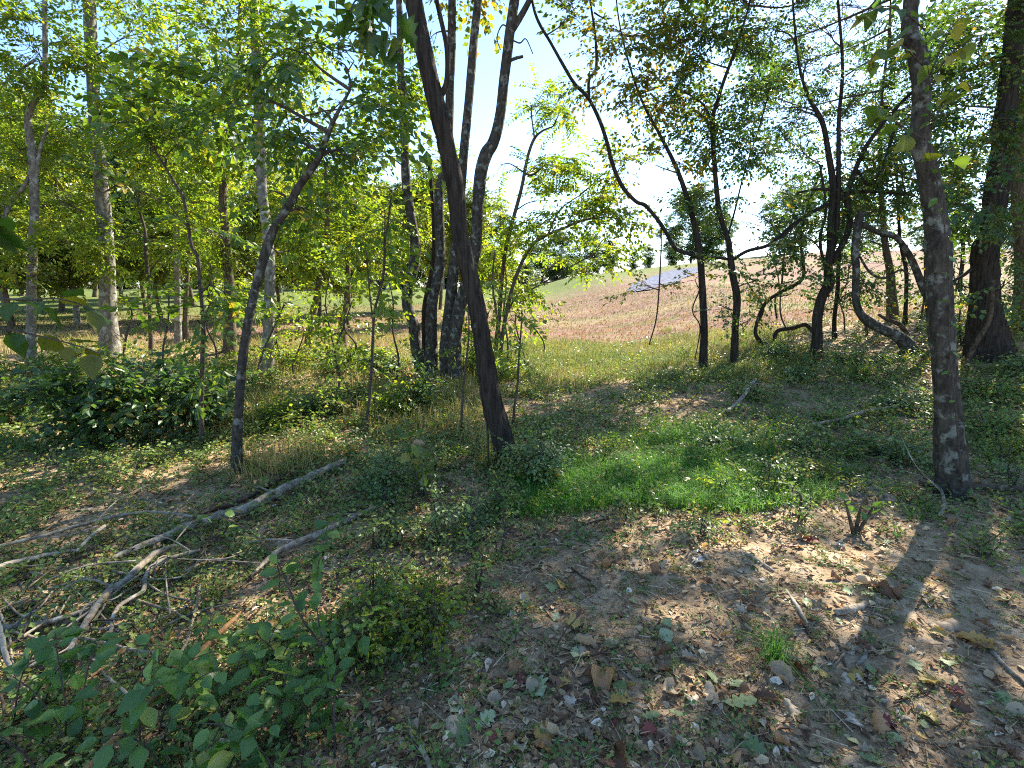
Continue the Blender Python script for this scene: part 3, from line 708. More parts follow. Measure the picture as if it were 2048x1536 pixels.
build_tree('twisted_tree', 'twisted many-stemmed tree with a dark burl low on its trunk', [
    (1632, 712, 19), (1634, 680, 17), (1635, 637, 17), (1643, 596, 18), (1657, 566, 21), (1656, 534, 16), (1661, 500, 15), (1662, 444, 13), (1666, 376, 12), (1657, 308, 11), (1645, 246, 9), (1618, 195, 7), (1600, 140, 5), (1590, 60, 4)], 'bark_dark',
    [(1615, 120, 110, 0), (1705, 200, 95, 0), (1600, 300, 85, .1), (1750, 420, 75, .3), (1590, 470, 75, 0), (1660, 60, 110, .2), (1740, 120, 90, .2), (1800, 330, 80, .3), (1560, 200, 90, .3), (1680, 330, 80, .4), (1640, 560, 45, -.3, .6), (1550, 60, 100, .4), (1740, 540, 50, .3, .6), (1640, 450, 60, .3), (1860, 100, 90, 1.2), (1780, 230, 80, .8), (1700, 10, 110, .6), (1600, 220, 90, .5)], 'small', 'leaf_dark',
    limbs=[[(1661, 510, 10), (1672, 470, 10), (1676, 400, 10), (1677, 359, 9), (1678, 239, 8), (1685, 137, 6), (1676, 0, 5)],
           [(1664, 525, 11), (1693, 472, 11), (1700, 430, 11), (1693, 395, 12), (1710, 342, 9), (1734, 290, 9), (1775, 236, 7), (1820, 188, 6), (1850, 160, 4)],
           [(1690, 395, 9), (1676, 400, 8), (1642, 415, 7), (1600, 440, 6), (1560, 480, 5)], [(1596, 385, 4), (1640, 378, 6), (1690, 382, 7), (1745, 383, 7), (1800, 388, 5), (1830, 392, 4)],
           [(1715, 340, 5), (1740, 370, 6), (1765, 330, 6), (1785, 270, 5), (1800, 220, 3)], [(1652, 545, 6), (1640, 480, 6), (1652, 420, 5), (1640, 330, 4)]],
    sides=12, top=8.6, roof=(2, 3.0, 300), rough=.14)
build_tree('curved_stump', 'curved broken trunk lying out then bending upright, snapped off at head height', [
    (1832, 705, 24), (1812, 688, 22), (1792, 671, 20), (1751, 652, 18), (1724, 632, 16), (1712, 605, 14), (1711, 570, 13), (1712, 534, 14), (1710, 510, 14), (1714, 470, 14), (1718, 440, 15), (1724, 425, 15)], 'bark_lichen',
    [(1700, 590, 30, 0, .5)], 'small', 'leaf_green', sides=10, base=(1830, 703), rough=.14, limbs=[[(1718, 445, 10), (1758, 465, 10), (1792, 475, 11), (1820, 513, 13), (1843, 568, 15), (1857, 602, 16), (1862, 645, 17), (1868, 690, 18)], [(1715, 505, 5), (1740, 545, 5), (1770, 556, 5), (1800, 540, 4), (1820, 548, 3)]])
build_tree('edge_tree', 'brown sunlit-edged trunk at the field edge behind the curved broken trunk', [
    (1786, 642, 19), (1785, 620, 17), (1782, 585, 16), (1780, 544, 14), (1772, 500, 12), (1768, 460, 11), (1763, 393, 9), (1760, 300, 7), (1765, 180, 5)], 'bark_brown',
    [(1770, 520, 50, .3, .7), (1800, 250, 80, .5), (1740, 320, 80, .6), (1720, 470, 60, .5, .7), (1620, 120, 110, 2.6, .8), (1690, 40, 110, 2.8, .8), (1560, 230, 90, 2.8, .7), (1680, 260, 90, 2.6, .8), (1590, 340, 80, 2.8, .7), (1650, 420, 70, 2.6, .7), (1540, 90, 90, 3.0, .7), (1860, 350, 80, 2.4, .8), (1830, 120, 100, 2.6, .8), (1930, 330, 80, 2.8, .8)], 'small', 'leaf_dark', sides=10, base=(1786, 642), top=8.6, roof=(1.8, 2.8, 220))
build_tree('thin_tree', 'thin straight tree at field edge next to the brown edge trunk', [(1811, 648, 8), (1812, 600, 7), (1812, 540, 7), (1800, 480, 6), (1795, 380, 5), (1788, 290, 4)], 'bark_dark', [(1800, 380, 55, 0), (1790, 290, 60, .2)], 'small', 'leaf_dark', sides=7)
build_tree('thin_tree', 'thin trunk tucked close behind the twisted tree', [(1671, 676, 9), (1669, 640, 8), (1675, 582, 8), (1678, 520, 7), (1690, 420, 5)], 'bark_dark', [(1690, 460, 50, .3)], 'small', 'leaf_dark', sides=7)
# X, Y: the two large right-hand trunks
build_tree('upright_tree', 'wavering lichen-streaked tree standing alone on the bank beside the flat stones', [
    (1910, 990, 50), (1905, 960, 44), (1898, 859, 42), (1888, 722, 40), (1881, 602, 41), (1878, 500, 42), (1867, 410, 36), (1850, 325, 34), (1838, 280, 32), (1843, 205, 30), (1837, 120, 32), (1820, 65, 28), (1822, 0, 26), (1825, -60, 25)], 'bark_lichen',
    (), leaf='leaf_dark', sides=40, rough=.09, ridge=.12, top=7.5, roof=(1.8, 2.3, 60))
build_tree('broad_tree', 'broad dark trunk with flared foot on the shaded bank', [
    (1976, 712, 66), (1974, 680, 54), (1970, 602, 42), (1970, 500, 42), (1978, 480, 40), (1994, 376, 37), (2007, 273, 34), (2021, 137, 31), (2035, 0, 29), (2044, -70, 27)], 'bark_dark',
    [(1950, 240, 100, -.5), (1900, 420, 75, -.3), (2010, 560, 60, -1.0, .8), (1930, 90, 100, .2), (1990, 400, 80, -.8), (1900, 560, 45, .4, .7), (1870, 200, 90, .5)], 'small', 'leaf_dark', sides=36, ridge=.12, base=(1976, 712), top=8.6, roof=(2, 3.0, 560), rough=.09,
    limbs=[[(1975, 545, 9), (1950, 536, 8), (1925, 552, 6), (1898, 566, 4)], [(1985, 420, 8), (1960, 430, 8), (1920, 410, 7), (1890, 395, 5)]])
build_tree('rough_tree', 'rough shaded trunk beyond the broad dark trunk at the wood margin', [(2062, 640, 40), (2052, 520, 34), (2044, 420, 32), (2040, 340, 30), (2046, 240, 28), (2060, 100, 26)], 'bark_brown',
    [(2030, 150, 110, -.6), (2020, 480, 70, -1.0), (2045, 600, 60, -1.2)], 'small', 'leaf_dark', base=(2040, 660), sides=12, top=8.6, roof=(2, 3.2, 560))
build_tree('leaning_sapling', 'thin crooked stem elbowed against the broad dark trunk', [(1956, 640, 10), (1940, 605, 9), (1922, 585, 8), (1920, 560, 8), (1925, 520, 7), (1928, 440, 5)], 'bark_dark', [(1925, 480, 40, 0, .7)], 'small', 'leaf_dark', sides=7, cat='sapling')
# vines by the twisted tree
def vine(name, label, pts, bark='bark_dark', sides=8, base=None, cat='vine', depth=None, group=None):
    return build_tree(name, label, pts, bark, (), base=base, sides=sides, cat=cat, flare=1.1, sink=.04, depth=depth, group=group)
vine('hanging_vine', 'woody vine looping up from the ground beside the twisted tree', [(1560, 694, 8), (1535, 690, 8), (1515, 676, 8), (1512, 654, 7), (1529, 609, 7), (1560, 585, 7), (1587, 572, 7), (1607, 551, 7), (1603, 500, 6), (1603, 461, 6), (1620, 400, 5), (1645, 330, 4)])
vine('fallen_vine', 'low woody stem arching over the ground at the foot of the twisted tree', [(1550, 692, 7), (1553, 664, 8), (1587, 656, 8), (1612, 650, 8), (1628, 668, 7), (1645, 682, 7), (1664, 700, 6)])
vine('hanging_vine', 'thin dangling vine beside the slim tuft-leaved tree', [(1555, 640, 4), (1550, 600, 4), (1562, 575, 4), (1566, 540, 4), (1570, 490, 3)], sides=5)
vine('dead_branch', 'dead grey branch propped against the broad dark trunk', [(1927, 742, 9), (1949, 691, 9), (1977, 643, 8), (1984, 600, 7), (1986, 560, 6)], 'log_dark', cat='branch')
vine('dead_branch', 'short dark dead branch sticking up from the curved broken trunk', [(1828, 690, 8), (1805, 655, 9), (1786, 643, 8), (1768, 636, 6), (1757, 629, 5)], 'log_dark', cat='branch')

# ------------------------------------------------------------------ background trees (prototypes copied, each a thing)
def far_proto(seed, h, rad, low, n, kind='far', lean=.0, bark='bark_brown', leaf='leaf_far', lsc=1.0, full=False):
    r = np.random.default_rng(seed)
    P = np.array([[0, 0, -.3], [0, 0, h * .2], [lean * h * .4, 0, h * .5], [lean * h * .8 + r.normal(0, .2), r.normal(0, .2), h * .8], [lean * h, 0, h]])
    P[1:, :2] += r.normal(0, .012 * h, (4, 2))
    path = smooth_path(P, 5); r0 = h * .011 + .03
    rr = np.linspace(r0, r0 * .18, len(path)); rr[0] *= 1.4
    t = MB(); tube(t, path, rr, 8, rough=.08)
    c = MB(); k = n // 22
    for i in range(k):
        f = low + (1 - low) * (i + .5) / k + r.normal(0, .04)
        f = min(max(f, low), 1.02)
        prof = math.sin(math.pi * min(max((f - low) / (1.04 - low), 0.08), .95) ** .75) ** .7
        if full: prof = max(prof, 1 - f)
        a = r.random() * 2 * math.pi; q = rad * prof * (.35 + .65 * r.random())
        ax = path[min(int(f * (len(path) - 1)), len(path) - 1)]
        C = np.array([ax[0] + math.cos(a) * q, ax[1] + math.sin(a) * q, f * h])
        cr = rad * (.30 + .14 * r.random())
        world_clump(c, path, C, np.array([cr, cr, cr * .7]), 22, kind, lsc, .02, 4)
    return t.mesh('trunk', M[bark], smooth=True), c.mesh('crown', [M[leaf], M['twig']])

PROTO = {
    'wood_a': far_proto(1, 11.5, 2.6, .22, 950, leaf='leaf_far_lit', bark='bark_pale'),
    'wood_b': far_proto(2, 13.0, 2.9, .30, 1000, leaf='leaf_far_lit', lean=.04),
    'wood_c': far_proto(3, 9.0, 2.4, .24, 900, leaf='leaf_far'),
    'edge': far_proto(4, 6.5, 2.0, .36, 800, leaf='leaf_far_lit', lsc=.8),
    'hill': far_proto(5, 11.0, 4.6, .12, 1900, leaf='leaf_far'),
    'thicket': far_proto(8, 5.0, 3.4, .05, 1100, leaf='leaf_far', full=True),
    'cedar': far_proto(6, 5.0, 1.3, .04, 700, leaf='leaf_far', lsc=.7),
}
def far_tree(name, proto, label, group, x, y, s=1.0, rot=None, cat='tree'):
    root = thing(name, label, cat, (x, y, float(height(x, min(y, 90)))), group)
    root.rotation_euler = (0, 0, rng.random() * 6.28 if rot is None else rot); root.scale = (s, s, s * rng.uniform(.92, 1.1))
    for nm, me in zip(('trunk', 'crown'), PROTO[proto]): link(nm, me, root)
    return root

for i, (px, d, pr, s) in enumerate([(-260, 17, 'wood_a', 1.0), (-120, 21, 'wood_b', .95), (-30, 24, 'wood_a', 1.05), (30, 19, 'wood_c', 1.0), (130, 27, 'wood_b', 1.1), (160, 20, 'wood_a', .9), (250, 30, 'wood_a', 1.1),
        (300, 25, 'wood_c', 1.1), (395, 31, 'wood_b', 1.05), (440, 38, 'wood_a', 1.2), (90, 36, 'wood_b', 1.2), (200, 42, 'wood_b', 1.25), (320, 40, 'wood_a', 1.3), (20, 32, 'wood_a', 1.15), (-80, 30, 'wood_b', 1.2), (-180, 26, 'wood_c', 1.2),
        (500, 45, 'wood_b', 1.25), (570, 50, 'wood_a', 1.3), (-330, 22, 'wood_b', 1.0), (60, 44, 'wood_c', 1.7), (150, 48, 'wood_a', 1.5), (-40, 42, 'wood_b', 1.4)]):
    x = (px - 1024) / F_PX * d
    lit = {'wood_a': 'pale-trunked yellow-green ', 'wood_b': 'tall brown-trunked yellow-green ', 'wood_c': 'bushy dark green '}[pr]
    far_tree('woodland_tree', pr, lit + 'tree of the wood bordering the green side of the field', lit + 'trees of the far wood', x, d, s * .74)
for x, y, pr, s in [(13.5, 8.5, 'wood_c', .8), (16, 11, 'wood_b', .7), (12.5, 4.5, 'wood_a', .75), (19, 7, 'wood_b', .8), (15.5, 2.0, 'wood_c', .9), (21, 13, 'wood_a', .85), (-13, 6, 'wood_c', .8), (-16, 9, 'wood_a', .8), (-12, 2, 'wood_b', .7)]:
    far_tree('woodland_tree', pr, 'tree of the wood that carries on beyond the ' + ('broad dark trunk' if x > 0 else 'big-leaved sapling'), 'trees of the wood beyond the ' + ('bank' if x > 0 else 'hollow'), x, y, s)
for i, (px, d, pr, s) in enumerate([(640, 62, 'wood_a', 1.15), (700, 70, 'wood_b', 1.1), (760, 66, 'wood_c', 1.3), (830, 72, 'wood_b', 1.0), (890, 68, 'wood_a', 1.05), (945, 75, 'wood_c', 1.2), (600, 74, 'wood_b', 1.3), (1000, 78, 'wood_a', .95), (730, 82, 'wood_a', 1.4), (860, 84, 'wood_b', 1.2)]):
    lit = {'wood_a': 'pale-trunked', 'wood_b': 'brown-trunked', 'wood_c': 'bushy'}[pr]
    far_tree('field_tree', pr, lit + ' tree in the distant row across the far end of the field', lit + ' trees of the distant row', (px - 1024) / F_PX * d, d, s)
for i in range(24):
    px = -150 + i * 57 + rng.normal(0, 10); d = rng.uniform(76, 86) + (4 if px > 950 else 0)
    far_tree('hedgerow_tree', 'thicket', 'low spreading tree of the dark hedgerow closing the far field', 'hedgerow trees closing the far field', (px - 1024) / F_PX * d, d, rng.uniform(.8, 1.2) * (.6 if px > 950 else 1))
for i, (px, d, pr, s, lab) in enumerate([(1372, 72, 'hill', .95, 'large rounded tree standing on the hill crest above the gravel strip'), (1290, 84, 'cedar', .8, 'small round tree on the crest apart from the large hill tree'), (1260, 84, 'cedar', .62, 'tiny narrow tree alone on the crest against white sky'),
        (1215, 86, 'cedar', 1.1, 'dark cedar-like tree on the crest at the end of the distant clump'), (1175, 90, 'hill', .62, 'dark broad tree in the clump behind the hill crest'), (1120, 92, 'hill', .7, 'broad tree in the clump behind the crest above the arching tree'), (1070, 88, 'hill', .6, 'broad tree at the clump edge behind the crest near the sumac-like tree'),
        (1335, 78, 'cedar', 1.0, 'small dark tree tucked against the large hill tree'), (1420, 74, 'hill', .6, 'bushy tree partly hidden by the slim trees, on the crest')]):
    far_tree('hill_tree', pr, lab, None, (px - 1024) / F_PX * d, d, s)
for i, (px, d, s) in enumerate([(1560, 66, .8), (1700, 70, .7), (1850, 68, .8), (2000, 66, .9)]):
    far_tree('hill_tree', 'hill', 'tree glimpsed through leaves along the hill crest behind the twisted tree', 'crest trees behind the leaves', (px - 1024) / F_PX * d, d, s)
def shed():  # distant dark object of unknown kind; the shed form is assumed
    g = at(778, 556, 72); x, y = g[0], g[1]; z = float(height(x, y)); root = thing('shed', 'small unidentified dark blue object far across the field between trunks, modelled as a shed', 'shed', (x, y, z))
    def box(nm, c, h, m):
        V = [(c[0] + sx * h[0], c[1] + sy * h[1], c[2] + sz * h[2]) for sx in (-1, 1) for sy in (-1, 1) for sz in (-1, 1)]
        mb = MB(); mb.add(V, [(0, 1, 3, 2), (4, 6, 7, 5), (0, 4, 5, 1), (2, 3, 7, 6), (0, 2, 6, 4), (1, 5, 7, 3)]); return link(nm, mb.mesh(nm, M[m]), root)
    box('wall', (0, 0, 1.0), (1.5, 1.2, 1.0), 'paint_blue'); box('door', (.2, -1.23, .85), (.42, .02, .85), 'paint_white')
    for px_ in (-1.45, 1.45): box('post', (px_, -1.26, 1.0), (.06, .05, 1.0), 'paint_white')
    mb = MB(); mb.add([(-1.8, -1.6, 1.98), (1.8, -1.6, 1.98), (1.8, 0, 2.8), (-1.8, 0, 2.8), (-1.8, 1.5, 1.98), (1.8, 1.5, 1.98), (-1.8, -1.6, 1.90), (1.8, -1.6, 1.90), (-1.8, 1.5, 1.90), (1.8, 1.5, 1.90)],
        [(0, 1, 2, 3), (3, 2, 5, 4), (6, 7, 1, 0), (4, 5, 9, 8), (6, 0, 3, 3), (7, 2, 1, 1)][:4]); link('roof', mb.mesh('roof', M['stone']), root)
for nm, c in (('paint_blue', (.03, .045, .09)), ('paint_white', (.6, .6, .58))):
    M[nm] = bark_mat(nm, tuple(.85 * v for v in c), c, sc=(2, 2, 2), bump=.05)
shed()
# young trees along the near edge of the field, behind the left trunks
for i, (px, d, s) in enumerate([(20, 17, .8), (330, 21, .85), (560, 21, .8), (640, 24, .9), (770, 26, .9), (880, 28, 1.0), (700, 18.5, .7), (960, 21, .75), (430, 23, .9), (-60, 16, .9)]):
    lab = 'small bushy field-edge tree ' + ['behind the crooked pale grey tree', 'behind the bare dead sapling', 'behind the pale sunlit trunk', 'behind the slanting tree', 'behind the very thin forked sapling', 'behind the clump of lichen-mottled stems', 'behind the double-kinked tree', 'behind the sumac-like tree', 'behind the sturdy brown trunk', 'beyond the grey tree at the wood margin'][i]
    far_tree('young_tree', 'edge', lab, 'young trees along the field edge', (px - 1024) / F_PX * d, d, s)

# ------------------------------------------------------------------ leaf meshes for leaves that can be told apart
def leaf_outline(kind):
    """stations along the midrib: (t, half width) for a pinnate leaf of unit length"""
    return {
        'ovate': [(0, .01), (.10, .17), (.25, .29), (.42, .32), (.6, .27), (.78, .16), (.92, .06), (1, .0)],
        'heart': [(-.06, .16), (.05, .36), (.2, .46), (.38, .46), (.56, .37), (.74, .22), (.9, .08), (1, .0)],
        'narrow': [(0, .01), (.15, .11), (.35, .17), (.6, .16), (.8, .10), (1, .0)],
        'oak': [(0, .02), (.12, .07), (.24, .24), (.33, .13), (.46, .38), (.56, .17), (.68, .34), (.78, .17), (.88, .20), (1, .0)],
        'maple': [(0, .05), (.06, .30), (.20, .22), (.30, .52), (.42, .30), (.52, .46), (.60, .20), (.76, .24), (.84, .10), (1, .0)],
    }[kind]

def leaf_mesh(kind, mat, curl=.2, bend=.15, seed=0, wob=.02, stalk=True):
    r = np.random.default_rng(seed); st = leaf_outline(kind)
    V = []; Q = []
    for t, w in st:
        zb = -bend * t * t + r.normal(0, wob)
        wl, wr = w * r.uniform(.9, 1.1), w * r.uniform(.9, 1.1)
        fw = .05 if kind in ('oak', 'maple') else 0
        V += [(t, 0, zb), (t + fw, wl * .55, zb + curl * (wl * .55) ** 1.4 + r.normal(0, wob * .6)), (t + fw * 2, wl, zb + curl * wl * 1.5 + r.normal(0, wob)),
              (t + fw, -wr * .55, zb + curl * (wr * .55) ** 1.4 + r.normal(0, wob * .6)), (t + fw * 2, -wr, zb + curl * wr * 1.5 + r.normal(0, wob))]
    for i in range(len(st) - 1):
        a, b = i * 5, (i + 1) * 5
        Q += [(a, b, b + 1, a + 1), (a + 1, b + 1, b + 2, a + 2), (b, a, a + 3, b + 3), (b + 3, a + 3, a + 4, b + 4)]
    mb = MB(); mb.add(V, Q)
    if stalk: tube(mb, np.array([[-.28, 0, .02], [-.1, 0, .03], [.02, 0, 0]]), [.012, .012, .012], 3, .5, 0, cap=False)
    return mb.mesh('leaf', M[mat], smooth=True)

def frame_matrix(P, d, up, s):
    x = norm(d); z = np.asarray(up, float); z = norm(z - x * np.dot(z, x)); y = np.cross(z, x)
    m = np.eye(4); m[:3, 0], m[:3, 1], m[:3, 2], m[:3, 3] = x * s, y * s, z * s, P
    return Matrix(m.tolist())

def leaf_obj(me, P, d, up, s, parent, name='leaf'):
    o = link(name, me, parent)
    off = np.array(parent.location) if parent is not None else np.zeros(3)
    o.matrix_local = frame_matrix(np.asarray(P) - off, d, up, s)
    return o

HERO = {
    'shrub': [leaf_mesh('ovate', 'hero_leaf', c, b, i) for i, (c, b) in enumerate([(.15, .12), (.3, .25), (-.05, .2), (.25, .05)])],
    'maple': [leaf_mesh('maple', 'maple_leaf', c, b, i + 5, .015) for i, (c, b) in enumerate([(.1, .2), (.25, .3), (-.1, .25)])],
    'heart': [leaf_mesh('heart', 'heart_leaf', c, b, i + 9, .012) for i, (c, b) in enumerate([(.15, .2), (.3, .3), (.0, .15)])],
    'big': [leaf_mesh('ovate', 'maple_leaf', c, b, i + 13, .02) for i, (c, b) in enumerate([(.2, .25), (.1, .35), (-.1, .2)])],
}

def leafy(name, label, cat, stems, leafset, size, step, group=None, base=None, stem_r=.004, mat='twig', pair=False, parent=None, droop=.35, start=.15, sz_var=.3):
    """stems: world polylines; every leaf is an object of its own"""
    root = parent or thing(name, label, cat, base if base is not None else stems[0][0], group)
    org = np.array(root.location)
    for st in stems:
        P = smooth_path(st, 5); ln = np.linalg.norm(np.diff(P, axis=0), axis=1).sum()
        mb = MB(); tube(mb, P, np.linspace(stem_r, stem_r * .4, len(P)), 6, rough=.05)
        link('stem' if parent is None else 'branch', mb.mesh('stem', M[mat], org, True), root)
        n = max(2, int(ln / step)); s = 1
        for i in range(n):
            f = start + (1 - start) * (i + rng.random() * .5) / n
            q = min(f, .999) * (len(P) - 1); k = int(q); pos = P[k] + (P[min(k + 1, len(P) - 1)] - P[k]) * (q - k)
            ax = norm(P[min(k + 1, len(P) - 1)] - P[k])
            side = norm(np.cross(ax, [0, 0, 1]) + rng.normal(0, .35, 3))
            for sg in ((1, -1) if pair else (s,)):
                d = norm(side * sg + ax * rng.uniform(.1, .8) + np.array([0, 0, -droop * rng.uniform(.2, 1.3)]))
                S = size * rng.uniform(1 - sz_var, 1 + sz_var)
                up = norm(np.array([0, 0, 1.0]) + rng.normal(0, .35, 3))
                leaf_obj(leafset[rng.integers(len(leafset))], pos + d * S * .25, d, up, S, root)
            s = -s
    return root

def ground_at(x, y): return np.array([x, y, float(height(x, y))])
def px_stem(pts): return np.array([at(*p) for p in pts])

# big maple leaves hanging from a limb of the leaning tree
lt = bpy.data.objects['leaning_tree']
leafy(None, None, None, [px_stem([(828, -60, 4.2), (800, -75, 3.7), (760, -55, 3.3), (735, -10, 3.15), (728, 50, 3.1)]), px_stem([(770, -60, 3.35), (775, -10, 3.2), (782, 40, 3.15), (778, 95, 3.1)]), px_stem([(735, -20, 3.2), (705, 10, 3.1), (695, 60, 3.1)])],
      HERO['maple'], .15, .11, parent=lt, stem_r=.006, droop=1.0, start=.4)
# heart-leaved vine in the crown of the upright tree
leafy('climbing_vine', 'climbing vine with broad heart-shaped yellowing leaves on the upright bank tree', 'vine',
      [px_stem([(1860, 180, 3.4), (1890, 120, 3.3), (1925, 90, 3.25), (1965, 60, 3.2)]), px_stem([(1860, 150, 3.4), (1900, 60, 3.3), (1930, 30, 3.3)]), px_stem([(1862, 260, 3.4), (1895, 190, 3.3), (1930, 160, 3.3)]),
       px_stem([(1845, 130, 3.4), (1800, 90, 3.3), (1760, 100, 3.3), (1735, 130, 3.3)]), px_stem([(1850, 280, 3.4), (1800, 250, 3.35), (1770, 230, 3.3), (1750, 200, 3.3)]), px_stem([(1850, 60, 3.4), (1800, 20, 3.3), (1750, 15, 3.3), (1720, 40, 3.25)]), px_stem([(1870, 330, 3.4), (1900, 300, 3.35), (1935, 310, 3.3)])],
      HERO['heart'], .085, .05, base=ground_at(*at(1925, 975, 3.45)[:2]), stem_r=.005, droop=.9, start=.12)
cv = bpy.data.objects['climbing_vine']
leafy(None, None, None, [px_stem([(1925, 975, 3.45), (1915, 860, 3.42), (1900, 700, 3.4), (1898, 560, 3.38), (1885, 420, 3.4), (1862, 300, 3.4), (1860, 180, 3.4), (1850, 60, 3.4)])], HERO['shrub'], .06, .16, parent=cv, stem_r=.006, droop=.7)
# creeper on the forked stem
leafy('creeper', 'leafy creeper climbing the lower half of the grey elbowed stem', 'vine', [px_stem([(926, 760, 8.75), (928, 700, 8.75), (933, 640, 8.7), (945, 570, 8.7), (962, 500, 8.7), (964, 440, 8.7), (968, 380, 8.7)])],
      HERO['heart'], .10, .06, base=ground_at(*at(926, 760, 8.75)[:2]), droop=.8, stem_r=.006, start=.2)
# near branch with big leaves entering over the dark shrub
b0 = at(-150, 1000, 2.7); b0 = ground_at(b0[0], b0[1])
leafy('broad_leaved_sapling', 'sapling reaching in low branches of big drooping leaves over the dark shrub', 'sapling',
      [np.array([b0, at(-140, 800, 2.7), at(-110, 640, 2.65), at(-90, 560, 2.6)]), px_stem([(-110, 645, 2.65), (-20, 652, 2.6), (70, 670, 2.6), (150, 690, 2.6), (215, 712, 2.6)]),
       px_stem([(-100, 600, 2.6), (-30, 595, 2.55), (50, 600, 2.5), (120, 598, 2.5), (190, 620, 2.5)]), px_stem([(-90, 560, 2.6), (-60, 480, 2.5), (-30, 440, 2.5), (10, 430, 2.5)])], HERO['big'], .135, .085, stem_r=.007, base=b0, droop=.7, start=.25)

# foreground shrubs, bottom left: each leaf a part
def shrub_stems(x, y, n, h, lean, spread):
    out = []
    for i in range(n):
        b = ground_at(x + rng.normal(0, .05), y + rng.normal(0, .05))
        a = rng.random() * 6.28; dv = np.array([math.cos(a) * spread + lean[0], math.sin(a) * spread * .6 + lean[1], 0]); hh = h * rng.uniform(.7, 1.15)
        out.append(np.array([b - [0, 0, .02], b + dv * .3 + [0, 0, hh * .5], b + dv * .7 + [0, 0, hh * .85], b + dv * 1.15 + [0, 0, hh * .98]]))
    return out
SH = [(150, 1500, 5, .36, 'broad-leaved shrub sprawling beside the orange split stick, dark stems'), (330, 1480, 5, .34, 'leafy shrub over the lower end of the orange split stick'), (470, 1430, 5, .30, 'leafy shrub with pale twigs just beyond the orange split stick tip'),
      (560, 1490, 5, .30, 'leafy shrub between the orange split stick and the slender sapling'), (40, 1440, 4, .34, 'dark leafy shrub beside the pale upright stick'), (600, 1360, 4, .26, 'small leafy shrub below the slender twin-leaved sapling'), (690, 1480, 4, .24, 'low leafy shrub at the edge of the bare soil'), (420, 1540, 5, .28, 'leafy shrub crowding the foot of the orange split stick')]
for px, py, n, h, lab in SH:
    g = gp(px, min(py, 1534)) if py <= 1534 else ground_at(*(gp(px, 1530)[:2] - [0, .08]))
    leafy('leafy_shrub', lab, 'shrub', shrub_stems(g[0], g[1], n, h, (0, .02), .22), HERO['shrub'], .062, .036, group='leafy shrubs of the near corner', base=g, stem_r=.0035)
g = gp(672, 1500)
leafy('slender_sapling', 'slender sapling with paired oval leaves standing over the near shrubs', 'sapling', [np.array([g, at(662, 1400, g[1] + .02), at(648, 1300, g[1] + .05), at(632, 1200, g[1] + .08), at(640, 1110, g[1] + .1), at(660, 1035, g[1] + .12)]),
      px_stem([(640, 1290, g[1] + .05), (600, 1230, g[1] + .08), (575, 1170, g[1] + .1), (555, 1120, g[1] + .12)])], HERO['shrub'], .06, .05, pair=True, base=g, stem_r=.004)
g = gp(560, 1190)
leafy('slender_sapling', 'arching thin sapling bowing over the fallen branches, few bright leaves', 'sapling', [np.array([g, at(555, 1130, g[1]), at(520, 1080, g[1]), at(470, 1045, g[1]), at(420, 1030, g[1]), at(385, 1030, g[1])])], HERO['shrub'], .07, .09, base=g, stem_r=.004)
g = gp(835, 1010)
leafy('bright_sapling', 'small sapling with bright sunlit yellow-green leaves and a pale dead leaf', 'sapling', shrub_stems(g[0], g[1], 4, .62, (-.05, 0), .16) , HERO['heart'], .075, .075, base=g, stem_r=.004)
g = gp(1710, 1068)
leafy('cut_stump', 'small cut stump with upright sprouts on the bare soil near the flat stones', 'stump', [np.array([g - [0, 0, .03], at(1700, 1040, g[1]), at(1690, 1002, g[1])]), np.array([g - [0, 0, .03], at(1716, 1040, g[1]), at(1722, 1012, g[1])]), np.array([g - [0, 0, .03], at(1728, 1045, g[1]), at(1748, 1012, g[1])])],
      HERO['shrub'], .05, .05, base=g, stem_r=.016, mat='log_dark', start=.7)

# ------------------------------------------------------------------ bushes (leaf sprays too small to pick apart)
def bush(name, label, px, py, h, rad, n, kind='weed', leaf='weed', lsc=1.0, group=None, cat='shrub', lift=.25):
    g = gp(px, py); root = thing(name, label, cat, g, group)
    mb = MB(); tips = []
    k = max(3, int(n / 16))
    for i in range(k):
        a = rng.random() * 6.28; q = rad * math.sqrt(rng.random())
        t = g + np.array([math.cos(a) * q, math.sin(a) * q, h * rng.uniform(.45, 1.0) * (1 - .35 * (q / rad) ** 2)])
        m = (g + t) / 2 + np.array([0, 0, h * .12]) + rng.normal(0, .03, 3)
        P = smooth_path([g - [0, 0, .03], m, t], 4)
        tube(mb, P, np.linspace(.007, .0025, len(P)), 5, cap=False); tips.append(P)
    link('stem', mb.mesh('stem', M['twig'], g, True), root)
    mb = MB(); tips = np.array(tips)
    w = rng.integers(0, k, n); f = rng.uniform(lift, 1, n) * (tips.shape[1] - 1); f0 = np.minimum(f.astype(int), tips.shape[1] - 2)
    P = tips[w, f0] + (tips[w, f0 + 1] - tips[w, f0]) * (f - f0)[:, None]
    d = norm(rng.normal(0, 1, (n, 3)) * [1, 1, .4] + [0, 0, .25])
    put_sprays(mb, kind, P, d, rng.uniform(.7, 1.3, n) * lsc, rng.normal(0, .12, n), rng.normal(0, .4, n))
    link('foliage', mb.mesh('foliage', [M[leaf], M['twig']], g), root)
    return root

